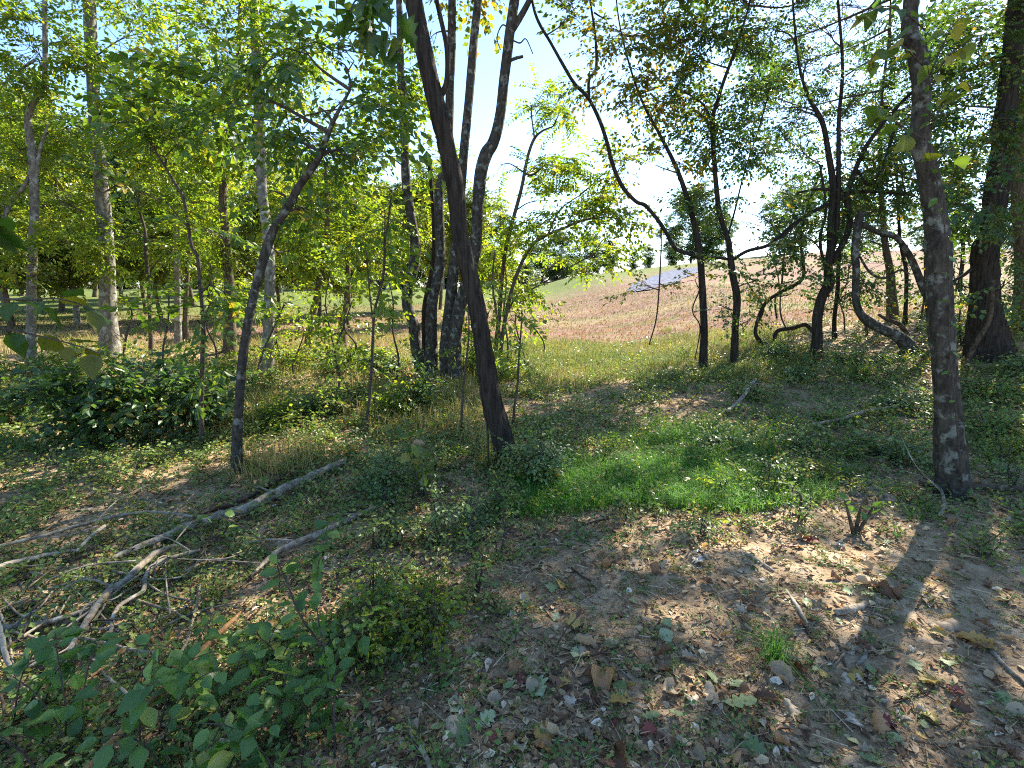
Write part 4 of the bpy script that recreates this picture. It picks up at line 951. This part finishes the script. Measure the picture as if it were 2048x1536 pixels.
bush('dark_shrub', 'dark dense shrub spreading in the shade below the big drooping leaves', 215, 880, .95, .75, 240, 'broad', 'leaf_dark', .9)
bush('dark_shrub', 'dark shrub beside the bent tree foot with spreading leafy twigs', 385, 870, .85, .55, 130, 'broad', 'leaf_dark', .8)
bush('dark_shrub', 'dark leafy shrub in the hollow at the wood margin', 40, 850, .7, .7, 130, 'broad', 'leaf_dark', .8)
bush('blue_shrub', 'small blue-green shrub growing against the foot of the leaning tree', 1078, 965, .5, .22, 150, 'weed', 'leaf_blue', .75)
bush('tall_shrub', 'tall narrow leafy shrub below the S-bowed stem', 830, 830, .75, .25, 90, 'weed', 'leaf_dark', 1.3)
bush('weed_clump', 'airy clump of weeds among the fallen logs in front of the bright sapling', 760, 985, .4, .25, 70, 'weed', 'leaf_blue', .8)
for i, (px, py, h, rad, n) in enumerate([(30, 760, 1.0, .8, 120), (130, 740, .9, .8, 120), (300, 750, .8, .7, 110), (420, 770, .8, .7, 110), (520, 790, .7, .6, 100), (590, 740, .9, .7, 120), (660, 750, .9, .7, 120), (720, 735, .8, .7, 110), (770, 760, .8, .6, 110), (560, 850, .5, .5, 80), (640, 830, .6, .5, 90), (345, 830, .6, .5, 90), (700, 810, .5, .5, 80), (790, 840, .5, .4, 70), (960, 740, .9, .5, 110), (1000, 760, .8, .5, 100)]):
    lab = 'twiggy thicket shrub ' + ['below the crooked pale grey tree', 'between the grey tree and the thick mottled tree', 'at the foot of the bare dead sapling', 'just beside the sturdy brown trunk', 'hugging the bent tree above the weeds', 'under the slanting tree with the looped vine', 'between the slanting and the double-kinked tree', 'around the foot of the double-kinked tree',
        'beside the very thin forked sapling', 'in front of the pale sunlit trunk', 'among dry stalks short of the field edge', 'behind the dark shrub, near the thin twin trunks', 'below the double-kinked tree, standing in weeds', 'in front of the S-bowed stem', 'at the foot of the sumac-like tree', 'under the arching yellow-green tree'][i]
    bush('edge_shrub', lab, px, py, h * .6, rad * .8, int(n * 1.0), 'weed', 'leaf_sun' if i % 2 else 'weed', 1.3, 'thicket shrubs')
for i, (px, py, h, rad, n) in enumerate([(1540, 720, .5, .6, 90), (1700, 730, .6, .7, 100), (1600, 760, .4, .6, 80), (1760, 770, .5, .7, 100), (1830, 830, .5, .6, 100), (1960, 800, .6, .7, 110), (2030, 760, .7, .7, 110), (1680, 840, .35, .5, 70), (1600, 900, .3, .4, 60), (2000, 880, .45, .5, 90), (1780, 920, .35, .4, 60), (1500, 800, .3, .4, 60), (1440, 900, .25, .35, 50), (1990, 660, .8, .8, 120), (1880, 680, .7, .7, 100)]):
    lab = 'low bank shrub ' + ['between the slim tree and the looping vine', 'in front of the twisted tree foot', 'below the low arching woody stem', 'in front of the curved broken trunk', 'beside the upright tree, uphill side', 'below the broad dark trunk', 'at the foot of the rough shaded trunk', 'above the long grey branch on the bank', 'downhill of the long grey branch', 'behind the dark log', 'behind the flat stones',
        'beside the pale curved branch', 'at the edge of the lush grass', 'behind the flared foot of the broad trunk', 'between the curved broken trunk and the broad trunk'][i]
    bush('bank_shrub', lab, px, py, h * .5, rad * .75, int(n * .8), 'weed', 'weed' if i % 2 else 'leaf_blue', 1.1, 'low shrubs on the shaded bank')

for i in range(34):
    px, py = (rng.uniform(700, 1010), rng.uniform(960, 1330)) if i < 22 else (rng.uniform(1340, 1640), rng.uniform(900, 1100)) if i < 30 else (rng.uniform(1960, 2045), rng.uniform(900, 1120))
    bush('weed_plant', 'upright leafy weed standing among the litter by the fallen logs' if i < 22 else 'small leafy weed on the soil below the bank', px, py, rng.uniform(.16, .38), rng.uniform(.05, .12), int(rng.uniform(14, 28)), 'weed', ('weed', 'leaf_blue', 'leaf_sun')[i % 3], rng.uniform(.45, .8), 'upright weeds by the fallen logs' if i < 22 else 'small weeds below the bank', 'weed', .1)
# ------------------------------------------------------------------ fallen logs, branches, sticks
def fallen(name, label, pts, bark='log_grey', lift=0.0, cat='branch', group=None, twigs=0, sides=10):
    P, r = [], []
    for p in pts:
        q = gp(p[0], min(p[1], 1700)); w = p[2] / 2 * zc(q) / F_PX
        l = (p[3] if len(p) > 3 else lift) + w * .7
        d = ray(p[0], p[1]); q2 = CAM + d * (np.linalg.norm(q - CAM) - l / max(-d[2], .12) * 1.0)     # stay on the pixel's ray while lifted
        P.append(q2); r.append(w)
    P = np.array(P); path = smooth_path(P, 5); rr = rad_path(r, len(path))
    path[1:-1] += rng.normal(0, .15, path[1:-1].shape) * rr[1:-1, None]
    org = path.mean(0)
    if not twigs:
        mb = MB(); tube(mb, path, rr, sides, rough=.12)
        o = link(name, mb.mesh(name, M[bark], org, True), None, tuple(org)); tag(o, label, cat, group); return o
    root = thing(name, label, cat, org, group)
    mb = MB(); tube(mb, path, rr, sides, rough=.12); link('stem', mb.mesh('stem', M[bark], org, True), root)
    for i in range(twigs):
        k = rng.integers(1, len(path) - 1); ax = norm(path[k + 1] - path[k]) if k + 1 < len(path) else norm(path[k] - path[k - 1])
        d = norm(ax * .8 + norm(np.cross(ax, [0, 0, 1])) * rng.choice([-1, 1]) * rng.uniform(.5, 1) + np.array([0, 0, rng.uniform(.0, .5)]))
        ln = rng.uniform(.15, .5); tp = np.array([path[k], path[k] + d * ln * .5 + rng.normal(0, .02, 3), path[k] + d * ln + rng.normal(0, .04, 3)])
        mb = MB(); tube(mb, smooth_path(tp, 3), np.linspace(rr[k] * .45, .0025, 7), 6, cap=False); link('twig', mb.mesh('twig', M[bark], org, True), root)
    return root

fallen('fallen_log', 'long pale grey fallen log pointing at the leaning tree foot', [(690, 922, 12), (640, 945, 15), (581, 972, 17), (506, 1012, 17), (440, 1032, 16), (370, 1056, 15), (290, 1090, 13), (215, 1122, 11)], 'log_grey', .06, 'log', twigs=3, sides=14)
fallen('fallen_log', 'dark fallen branch lying close behind the long pale log', [(590, 940, 8), (540, 968, 10), (478, 1002, 11), (420, 1020, 10)], 'log_dark', .05, 'log', twigs=3)
fallen('fallen_log', 'grey fallen branch lying past the bright sapling toward the brush pile', [(790, 1000, 8), (715, 1031, 11), (649, 1063, 13), (573, 1094, 13), (541, 1115, 9), (503, 1150, 6)], 'log_grey', .04, 'log', twigs=4, sides=12)
fallen('fallen_log', 'dark half-buried log behind the blue-green shrub', [(985, 938, 8), (930, 925, 11), (880, 942, 12), (840, 930, 8)], 'log_dark', .0, 'log', twigs=2)
fallen('forked_branch', 'grey dead branch with a kink running down through the brush pile', [(349, 1091, 8), (314, 1105, 10), (279, 1133, 12), (251, 1161, 12), (223, 1178, 13), (196, 1209, 12), (164, 1258, 11), (140, 1300, 8)], 'log_grey', .10, twigs=5, sides=12)
fallen('forked_branch', 'thinner grey branch hooking over beside the kinked branch in the brush pile', [(400, 1100, 6), (370, 1108, 8), (314, 1126, 9), (290, 1154, 8), (286, 1182, 8), (234, 1216, 7), (220, 1272, 6)], 'log_grey', .08, twigs=4)
fallen('dead_branch', 'grey branch lying flat at the low end of the brush pile', [(-20, 1256, 9), (84, 1246, 10), (168, 1222, 8), (230, 1200, 6)], 'log_grey', .06, twigs=2)
fallen('dead_branch', 'thin grey branch under the tip of the orange split stick', [(150, 1272, 7), (258, 1297, 7), (330, 1310, 6), (380, 1312, 5)], 'log_grey', .04, twigs=2)
fallen('dead_branch', 'brownish barkless branch at the margin of the brush pile', [(-30, 1142, 10), (40, 1122, 10), (115, 1106, 8), (170, 1100, 6)], 'wood_pale', .06)
fallen('dead_branch', 'long thin pale branch bridging the back of the brush pile', [(-30, 1098, 6), (50, 1080, 6), (105, 1066, 6), (216, 1035, 6), (304, 1023, 5), (384, 1033, 5)], 'log_grey', .12, twigs=3)
fallen('dead_branch', 'short pale stick leaning across the long thin pale branch', [(209, 1052, 6), (180, 1075, 6), (154, 1101, 5)], 'wood_pale', .12)
fallen('upright_stick', 'pale stick leaning up in the dark corner beside the shrub', [(26, 1362, 8, .0), (14, 1320, 8, .08), (2, 1268, 7, .18), (-8, 1230, 6, .24)], 'wood_pale', cat='stick')
fallen('split_stick', 'orange-brown split stick lying slantwise through the near shrubs', [(165, 1545, 9), (215, 1490, 9), (262, 1443, 11), (314, 1391, 12), (370, 1335, 13), (419, 1286, 12), (452, 1254, 9), (482, 1224, 4)], 'log_orange', .17, cat='stick', sides=12)
fallen('dead_branch', 'thin pale twig crossing under the orange split stick', [(290, 1415, 5), (240, 1375, 5), (203, 1342, 4)], 'log_grey', .12)
fallen('dead_branch', 'crooked pale twig between the near shrubs', [(395, 1478, 5), (450, 1480, 5), (506, 1490, 4)], 'wood_pale', .10)
fallen('dead_branch', 'thin forked twig bent across the bare soil patch', [(1048, 1349, 4), (1111, 1346, 5), (1139, 1321, 5), (1188, 1309, 5), (1220, 1300, 4), (1258, 1286, 4)], 'log_dark', .01, twigs=2)
fallen('dead_branch', 'straight brown twig below the curled tan leaves on bare soil', [(1052, 1475, 5), (1100, 1452, 5), (1142, 1429, 4)], 'log_dark', .01)
fallen('dead_branch', 'crooked grey stick rising from the soil among the near weeds', [(865, 1545, 10), (845, 1500, 9), (825, 1475, 8), (818, 1440, 6)], 'log_grey', .02)
fallen('log_piece', 'short chunky piece of grey wood on the bare soil', [(1670, 1226, 13), (1700, 1218, 16), (1733, 1207, 11)], 'log_grey', .0, 'log')
fallen('dead_branch', 'grey stick running past the big orange leaf on bare soil', [(1980, 1298, 8), (2015, 1335, 9), (2060, 1375, 9)], 'log_grey', .0)
fallen('dead_branch', 'brown stick beside the sedge tuft', [(1605, 1251, 5), (1630, 1285, 6), (1658, 1318, 5)], 'log_dark', .0)
fallen('bark_sliver', 'pale sliver of split bark pointing at the sedge tuft', [(1572, 1180, 6), (1595, 1215, 9), (1614, 1246, 6)], 'wood_pale', .0, 'bark')
fallen('bark_sliver', 'pale straight sliver of wood on the leaf litter', [(1492, 1106, 5), (1520, 1124, 6), (1548, 1141, 4)], 'wood_pale', .0, 'bark')
fallen('bark_sliver', 'curved grey bark scrap near the short wood piece', [(1715, 1328, 7), (1728, 1315, 8), (1734, 1295, 6)], 'log_grey', .0, 'bark')
fallen('dead_branch', 'pale curved branch lying on the slope below the slim trees', [(1455, 822, 6), (1474, 806, 7), (1486, 792, 7), (1500, 772, 6), (1512, 758, 4)], 'log_grey', .08, twigs=2)
fallen('dead_branch', 'long grey branch lying on the bank above the flat stones', [(1618, 850, 6), (1680, 838, 7), (1730, 822, 7), (1775, 816, 5)], 'log_grey', .05, twigs=2)
fallen('fallen_log', 'dark log lying behind the upright bank tree', [(1838, 968, 9), (1900, 972, 12), (1980, 975, 13), (2060, 980, 13)], 'log_dark', .02, 'log', sides=12)
fallen('dead_branch', 'forked pale twig at the foot of the upright bank tree', [(1880, 1030, 6), (1888, 1005, 6), (1884, 985, 5), (1870, 960, 3)], 'log_grey', .06, twigs=2)
for i in range(64):                                         # the brush pile: thin sticks lying mostly one way
    cx, cy = rng.uniform(-20, 470), 0
    cy = 1085 + (470 - cx) * .28 + rng.normal(0, 62); a = R(rng.normal(-28, 42)); L = rng.uniform(22, 85); w = rng.uniform(2.0, 4.6)
    pts = [(cx + math.cos(a) * L * t + rng.normal(0, 4), cy + math.sin(a) * L * t + rng.normal(0, 4), w * (1.1 - .35 * t)) for t in (-1, -.3, .35, 1)]
    fallen('brush_stick', 'thin dead stick tangled in the brush pile' if i % 3 else 'thin pale grey stick tangled in the brush pile', pts, ('log_grey', 'log_dark', 'twig_grey')[i % 3], rng.uniform(.01, .09), 'stick', 'dark sticks of the brush pile' if i % 3 else 'pale sticks of the brush pile', sides=6)
for i in range(70):                                         # loose twigs on the litter
    px, py = rng.uniform(560, 2040), 960 + 570 * rng.random() ** .8
    a = rng.random() * 3.14; L = rng.uniform(14, 48) * (py - 530) / 700; w = rng.uniform(2.2, 4.2)
    pts = [(px + math.cos(a) * L * t + rng.normal(0, 2.5), py + math.sin(a) * L * t * .6 + rng.normal(0, 2), w) for t in (-1, 0, 1)]
    fallen('loose_twig', 'thin pale twig lying loose on the leaf litter' if i % 2 else 'thin dark twig lying loose on the leaf litter', pts, 'twig_grey' if i % 2 else 'log_dark', .004, 'twig', 'loose pale twigs' if i % 2 else 'loose dark twigs', sides=5)
# flat stones by the upright tree
def stone(label, px, py, sx, sy, sz, rot):
    g = gp(px, py); mb = MB(); n, m = 14, 6; V = []
    for j in range(m + 1):
        ph = -math.pi / 2 + math.pi * j / m
        for i in range(n):
            th = 2 * math.pi * i / n; cr = math.copysign(abs(math.cos(ph)) ** .45, math.cos(ph)); k = 1 + .35 * float(vnoise(math.cos(th) * 1.7 + px, math.sin(th) * 1.7 + py))
            V.append((math.cos(th) * cr * sx * k, math.sin(th) * cr * sy * k, math.copysign(abs(math.sin(ph)) ** .5, math.sin(ph)) * sz + .015 * float(vnoise(th * 3 + px, ph * 3))))
    Q = [(j * n + i, j * n + (i + 1) % n, (j + 1) * n + (i + 1) % n, (j + 1) * n + i) for j in range(m) for i in range(n)]
    mb.add(V, Q); o = link('flat_stone', mb.mesh('flat_stone', M['stone'], smooth=True), None, tuple(g)); o.rotation_euler = (R(rng.normal(0, 4)), R(rng.normal(0, 4)), rot)
    tag(o, label, 'stone')
stone('broad flat grey stone beside the upright bank tree', 1735, 985, .17, .08, .022, .3)
stone('narrow flat stone behind the broad flat stone', 1700, 968, .15, .06, .03, -.1)
stone('small flat stone at the margin of the broad flat stone', 1775, 1000, .10, .06, .03, .8)

# ------------------------------------------------------------------ fallen leaves that can be told apart
DEAD = {
    'brown': [leaf_mesh(k, 'dead_brown', c, b, s, .05) for k, c, b, s in (('oak', .6, .3, 1), ('ovate', .9, .5, 2), ('maple', .5, -.3, 3), ('oak', -.5, -.4, 4))],
    'tan': [leaf_mesh(k, 'dead_tan', c, b, s, .05) for k, c, b, s in (('oak', .6, .4, 5), ('ovate', .8, .5, 6), ('maple', -.5, .4, 7), ('oak', -.4, -.3, 8))],
    'green': [leaf_mesh(k, 'dead_green', c, b, s, .02) for k, c, b, s in (('maple', .1, .1, 9), ('ovate', .15, .1, 10), ('oak', .1, -.1, 11))],
    'yellow': [leaf_mesh(k, 'dead_yellow', c, b, s, .03) for k, c, b, s in (('ovate', .3, .2, 12), ('narrow', .3, .3, 13), ('maple', .2, .2, 14))],
    'red': [leaf_mesh(k, 'dead_red', c, b, s, .03) for k, c, b, s in (('ovate', .3, .2, 15), ('maple', .3, .3, 16))],
}
def drop_leaf(kind, px=None, py=None, size=.08, label=None, group=None, P=None, idx=None, tilt=.3):
    if P is None: P = gp(px, py)
    me = DEAD[kind][rng.integers(len(DEAD[kind])) if idx is None else idx]
    a = rng.random() * 6.28; d = np.array([math.cos(a), math.sin(a), rng.normal(0, .12)])
    up = norm(np.array([0, 0, 1.0]) + rng.normal(0, tilt, 3))
    o = leaf_obj(me, np.asarray(P) + [0, 0, .010 + size * .10] - d * size * .5, d, up, size, None, 'fallen_leaf')
    tag(o, label, 'leaf', group); return o
for a in [('brown', 1770, 1190, .10, 'golden brown oval leaf near the short wood piece', 1), ('yellow', 1950, 1290, .14, 'largest orange-tan leaf lying flat beside the grey stick', 2), ('tan', 1885, 1255, .15, 'big curled buff leaf next to the largest orange-tan leaf', 2), ('tan', 1565, 1360, .12, 'curled tan leaf directly below the sedge tuft', 1),
          ('brown', 1205, 1378, .13, 'folded russet leaf on bare soil', 1), ('tan', 1345, 1385, .10, 'pale cream leaf beside the folded russet leaf', 1), ('tan', 985, 1300, .13, 'curled tan leaf in the middle of the bare soil', 0), ('tan', 1175, 1292, .12, 'rolled tan leaf beside the bent forked twig', 1),
          ('green', 1070, 1380, .12, 'pale green lobed leaf under the bent forked twig', 0), ('green', 915, 1415, .10, 'smooth green oval leaf on bare soil', 1), ('tan', 905, 1475, .14, 'large curled tan leaf beside the crooked grey stick', 2), ('green', 935, 1470, .12, 'grey-green lobed leaf touching the large curled tan leaf', 0),
          ('tan', 1110, 1470, .13, 'crumpled tan leaf above the straight brown twig', 0), ('brown', 965, 1120, .12, 'bent orange-brown leaf at the top of the bare soil', 1), ('green', 1330, 1275, .09, 'pale round green leaf on bare soil', 1), ('tan', 1430, 1405, .10, 'pinkish tan leaf beside the pale green oak leaf', 3),
          ('green', 1470, 1415, .13, 'pale green oak leaf with deep lobes', 2), ('brown', 890, 1205, .12, 'dark russet leaf among the near weeds', 1), ('red', 790, 1180, .06, 'small crimson leaf among the near weeds', 0), ('red', 988, 1483, .05, 'small dark red leaf near the grey-green lobed leaf', 0), ('tan', 1730, 1170, .09, 'curled ochre leaf behind the short wood piece', 1), ('brown', 1235, 1535, .14, 'dark brown curled leaf at the end of the straight brown twig', 0),
          ('tan', 835, 890, .11, 'pale dead leaf caught in the bright sapling', 1)]:
    k, px, py, sz, lab, ix = a
    drop_leaf(k, px, py, sz, lab, idx=ix, P=(at(835, 893, gp(835, 1010)[1]) if 'caught' in lab else None))
NAMES = {'brown': 'small brown dead leaf lying on the litter', 'tan': 'small tan dead leaf lying on the litter', 'green': 'small pale green fallen leaf lying on the litter', 'yellow': 'small yellow fallen leaf lying on the litter', 'red': 'small red fallen leaf lying on the litter'}
cnt = 0
while cnt < 255:
    px = rng.uniform(480, 2040); py = 960 + 570 * rng.random() ** .75
    if px < 760 and rng.random() < .6: continue
    k = rng.choice(['brown', 'tan', 'green', 'yellow', 'red'], p=[.30, .34, .17, .15, .04])
    drop_leaf(k, px, py, rng.uniform(.038, .085), NAMES[k], 'fallen %s leaves' % k); cnt += 1

# ------------------------------------------------------------------ stuff: litter, weeds, grass
def scatter(n, r0, r1, a0=-70, a1=70):
    a0, a1, n = min(a0, -70), max(a1, 70), int(n * 1.3)
    r = r0 * (r1 / r0) ** rng.random(n); a = np.radians(rng.uniform(a0, a1, n))
    return np.sin(a) * r, np.cos(a) * r

def bare(x, y):
    """0 on the trodden bare soil of the near right, 1 in the undergrowth"""
    b = np.exp(-(((x - .55) / 1.1) ** 2 + ((y - 1.7) / 1.0) ** 2)) + .85 * np.exp(-(((x - 2.2) / 1.3) ** 2 + ((y - 2.2) / .9) ** 2))
    return np.clip(1 - b * 1.25 + .5 * vnoise(x * 1.6, y * 1.6), 0, 1)

def on_ground(x, y, dz=0.0): return np.stack([x, y, height(x, y) + dz], -1)

def wood(x, y): return y < edge_y(x) + rng.normal(0, .5, len(x))

def build_litter():
    mb = MB()
    x, y = scatter(34000, 1.1, 15); k = wood(x, y) & (rng.random(len(x)) < .35 + .75 * bare(x, y)); x, y = x[k], y[k]; n = len(x)
    a = rng.random(n) * 6.28; d = np.stack([np.cos(a), np.sin(a), rng.normal(0, .2, n)], -1)
    up = norm(np.array([0, 0, 1.0]) + rng.normal(0, .33, (n, 3))); s = rng.uniform(.018, .05, n) * (1 + .05 * np.hypot(x, y))
    leaves(mb, on_ground(x, y, .008) - d * s[:, None] * .5, d, up, s, s * rng.uniform(.3, .7, n), np.clip(rng.normal(.5, .22, n), 0, 1))
    x, y = scatter(42000, 1.0, 9); k = rng.random(len(x)) < .4 + .7 * bare(x, y); x, y = x[k], y[k]; n = len(x)
    a = rng.random(n) * 6.28; d = np.stack([np.cos(a), np.sin(a), rng.normal(0, .12, n)], -1)
    up = norm(np.array([0, 0, 1.0]) + rng.normal(0, .3, (n, 3))); s = rng.uniform(.008, .032, n) * (1 + .08 * np.hypot(x, y))
    leaves(mb, on_ground(x, y, .004), d, up, s, s * rng.uniform(.12, .5, n), np.clip(rng.normal(.42, .25, n), 0, 1), quad=True)
    tag(link('leaf_litter', mb.mesh('leaf_litter', M['litter'])), 'scattered dead leaf fragments covering the woodland floor', 'leaf litter', kind='stuff')
    mb = MB(); x, y = scatter(4200, 1.1, 9); n = len(x)
    a = rng.random(n) * 6.28; L = rng.uniform(.03, .13, n); c = on_ground(x, y, .006)
    for i in range(n):
        e = c[i] + np.array([math.cos(a[i]) * L[i], math.sin(a[i]) * L[i], 0]); e[2] = float(height(e[0], e[1])) + rng.uniform(.002, .02)
        tube(mb, np.array([c[i], e]), [.0022, .0015], 3, rng.uniform(.3, .95), 0, cap=False)
    tag(link('twig_litter', mb.mesh('twig_litter', M['litter'])), 'fine broken twigs strewn over the woodland floor', 'twig litter', kind='stuff')
build_litter()

def build_weeds():
    # low weeds of the undergrowth
    mb = MB(); x, y = scatter(15000, 1.25, 15.5, -54, 54)
    dens = bare(x, y) * (.15 + 1.0 * (vnoise(x * .8 + 60, y * .8) + .5)) * (.30 + .32 * ss(-.3, -1.2, x) + .42 * ss(3.2, 5, y) + .3 * ss(2, 4, x) * ss(3.5, 5, y))
    k = (rng.random(len(x)) < np.clip(dens, 0, 1)) & wood(x, y); x, y = x[k], y[k]; n = len(x)
    print('weeds', n)
    for rep in range(3):
        a = rng.random(n) * 6.28
        d = norm(np.stack([np.cos(a), np.sin(a), rng.uniform(.1, 1.6, n)], -1))
        put_sprays(mb, 'weed', on_ground(x, y, .0) + rng.normal(0, .015, (n, 3)) * [1, 1, 0], d, rng.uniform(.35, .95, n) * (.7 + .07 * np.hypot(x, y)), rng.normal(0, .15, n), rng.normal(0, .4, n))
    tag(link('ground_cover', mb.mesh('ground_cover', [M['weed'], M['twig']])), 'low leafy weeds covering the woodland floor', 'weeds', kind='stuff')
    # sparse seedlings on the bare soil
    mb = MB(); x, y = scatter(2600, 1.15, 5, -50, 50); n = len(x)
    a = rng.random(n) * 6.28; d = norm(np.stack([np.cos(a), np.sin(a), rng.uniform(.0, .6, n)], -1))
    put_sprays(mb, 'weed', on_ground(x, y, .004), d, rng.uniform(.18, .5, n), rng.normal(.1, .2, n), rng.normal(0, .3, n))
    tag(link('seedlings', mb.mesh('seedlings', [M['weed'], M['twig']])), 'tiny seedlings dotted over the bare soil', 'seedlings', kind='stuff')
build_weeds()

def blades(mb, P, L, w, lean, v):
    n = len(P); a = rng.random(n) * 6.28; h = np.stack([np.cos(a), np.sin(a), np.zeros(n)], -1)
    s = np.stack([-np.sin(a), np.cos(a), np.zeros(n)], -1) * (w / 2)[:, None]
    up = np.array([0, 0, 1.0]); L = L[:, None]; lean = np.broadcast_to(lean, (n,))[:, None]
    m = P + (up * .62 * (1 - .3 * lean) + h * .22 * lean) * L; t = P + (up * (1 - .6 * lean) + h * .85 * lean) * L
    V = np.stack([P - s, P + s, m + s * .8, m - s * .8, t + s * .12, t - s * .12], 1).reshape(-1, 3)
    o = (np.arange(n) * 6)[:, None]
    Q = np.concatenate([o + [0, 1, 2, 3], o + [3, 2, 4, 5]]); mb.add(V, Q, np.tile(v, 2))

def build_grass():
    # lush patch in front of the leaning tree
    mb = MB(); c = gp(1290, 975); n = 26000
    x = c[0] + rng.normal(0, .95, n); y = c[1] + rng.normal(0, .42, n)
    f = np.exp(-(((x - c[0]) / 1.25) ** 2 + ((y - c[1]) / .5) ** 2)) + .9 * vnoise(x * 2.5, y * 2.5)
    c2 = gp(1390, 885); x2 = c2[0] + rng.normal(0, .45, 5000); y2 = c2[1] + rng.normal(0, .35, 5000)
    x = np.r_[x[f > .25], x2]; y = np.r_[y[f > .25], y2]; n = len(x)
    blades(mb, on_ground(x, y), rng.uniform(.08, .20, n), rng.uniform(.003, .006, n), rng.uniform(.3, 1.1, n), rng.random(n))
    tag(link('grass', mb.mesh('grass', M['grass'])), 'patch of lush green grass in front of the leaning tree', 'grass', kind='stuff')
    # tall pale grass where the wood opens to the field
    mb = MB(); n = 60000
    y = rng.uniform(5.6, 16, n); x = rng.uniform(-.2, 1, n) * y * .62
    e = edge_y(x); f = np.exp(-((y - (e - 2.4)) / 3.1) ** 2) * (1 - ss(4.2, 6.5, x) * .6) + .75 * vnoise(x * 1.1, y * 1.1)
    k = f > .38; x, y = x[k], y[k]; n = len(x)
    blades(mb, on_ground(x, y), rng.uniform(.12, .30, n) * (.7 + .5 * ss(7, 11, y)), rng.uniform(.005, .011, n), rng.uniform(.3, 1.0, n), np.clip(rng.normal(.32, .22, n) + .5 * vnoise(x, y), 0, 1))
    tag(link('tall_grass', mb.mesh('tall_grass', M['grass_dry'])), 'tall yellow-green grass where the wood opens onto the field', 'grass', kind='stuff')
    # dry grass at the left edge of the wood
    mb = MB(); n = 42000
    y = rng.uniform(3.8, 16, n); x = -rng.uniform(.02, 1.1, n) * y
    f = .5 + vnoise(x * .9 + 9, y * .9) * 1.3 - .4 * np.abs(y - 10) / 6
    k = f > .34; x, y = x[k], y[k]; n = len(x)
    blades(mb, on_ground(x, y), rng.uniform(.12, .4, n), rng.uniform(.004, .010, n), rng.uniform(.2, 1.0, n), np.clip(rng.normal(.65, .22, n), 0, 1))
    tag(link('dry_grass', mb.mesh('dry_grass', M['grass_dry'])), 'dry straw-coloured grass and stalks under the pale trees', 'grass', kind='stuff')
    # thin tufts over the near field
    mb = MB(); n = 36000
    r = 12 * (34 / 12) ** rng.random(n); a = np.radians(rng.uniform(-48, 48, n)); x, y = np.sin(a) * r, np.cos(a) * r
    k = y > edge_y(x) - .3; x, y = x[k], y[k]; n = len(x)
    v = np.clip(.55 + 1.1 * vnoise(x * .25, y * .9) + rng.normal(0, .2, n), 0, 1)
    blades(mb, on_ground(x, y), rng.uniform(.05, .13, n) * (1 + .012 * r[k]), rng.uniform(.008, .016, n) * (1 + .05 * r[k]), rng.uniform(.3, 1.1, n), v)
    tag(link('field_grass', mb.mesh('field_grass', M['field_blade'])), 'thin tufts of grass and straw over the seeded field', 'grass', kind='stuff')
    # the sedge tuft on the bare soil
    g = gp(1548, 1325); mb = MB(); n = 130
    P = g + rng.normal(0, .02, (n, 3)) * [1, 1, 0]
    blades(mb, P, rng.uniform(.12, .26, n), np.full(n, .0035), rng.uniform(.5, 1.25, n), rng.random(n))
    tag(link('sedge_tuft', mb.mesh('sedge_tuft', M['grass'], g), None, tuple(g)), 'tuft of fine green sedge on the bare soil', 'sedge')
build_grass()
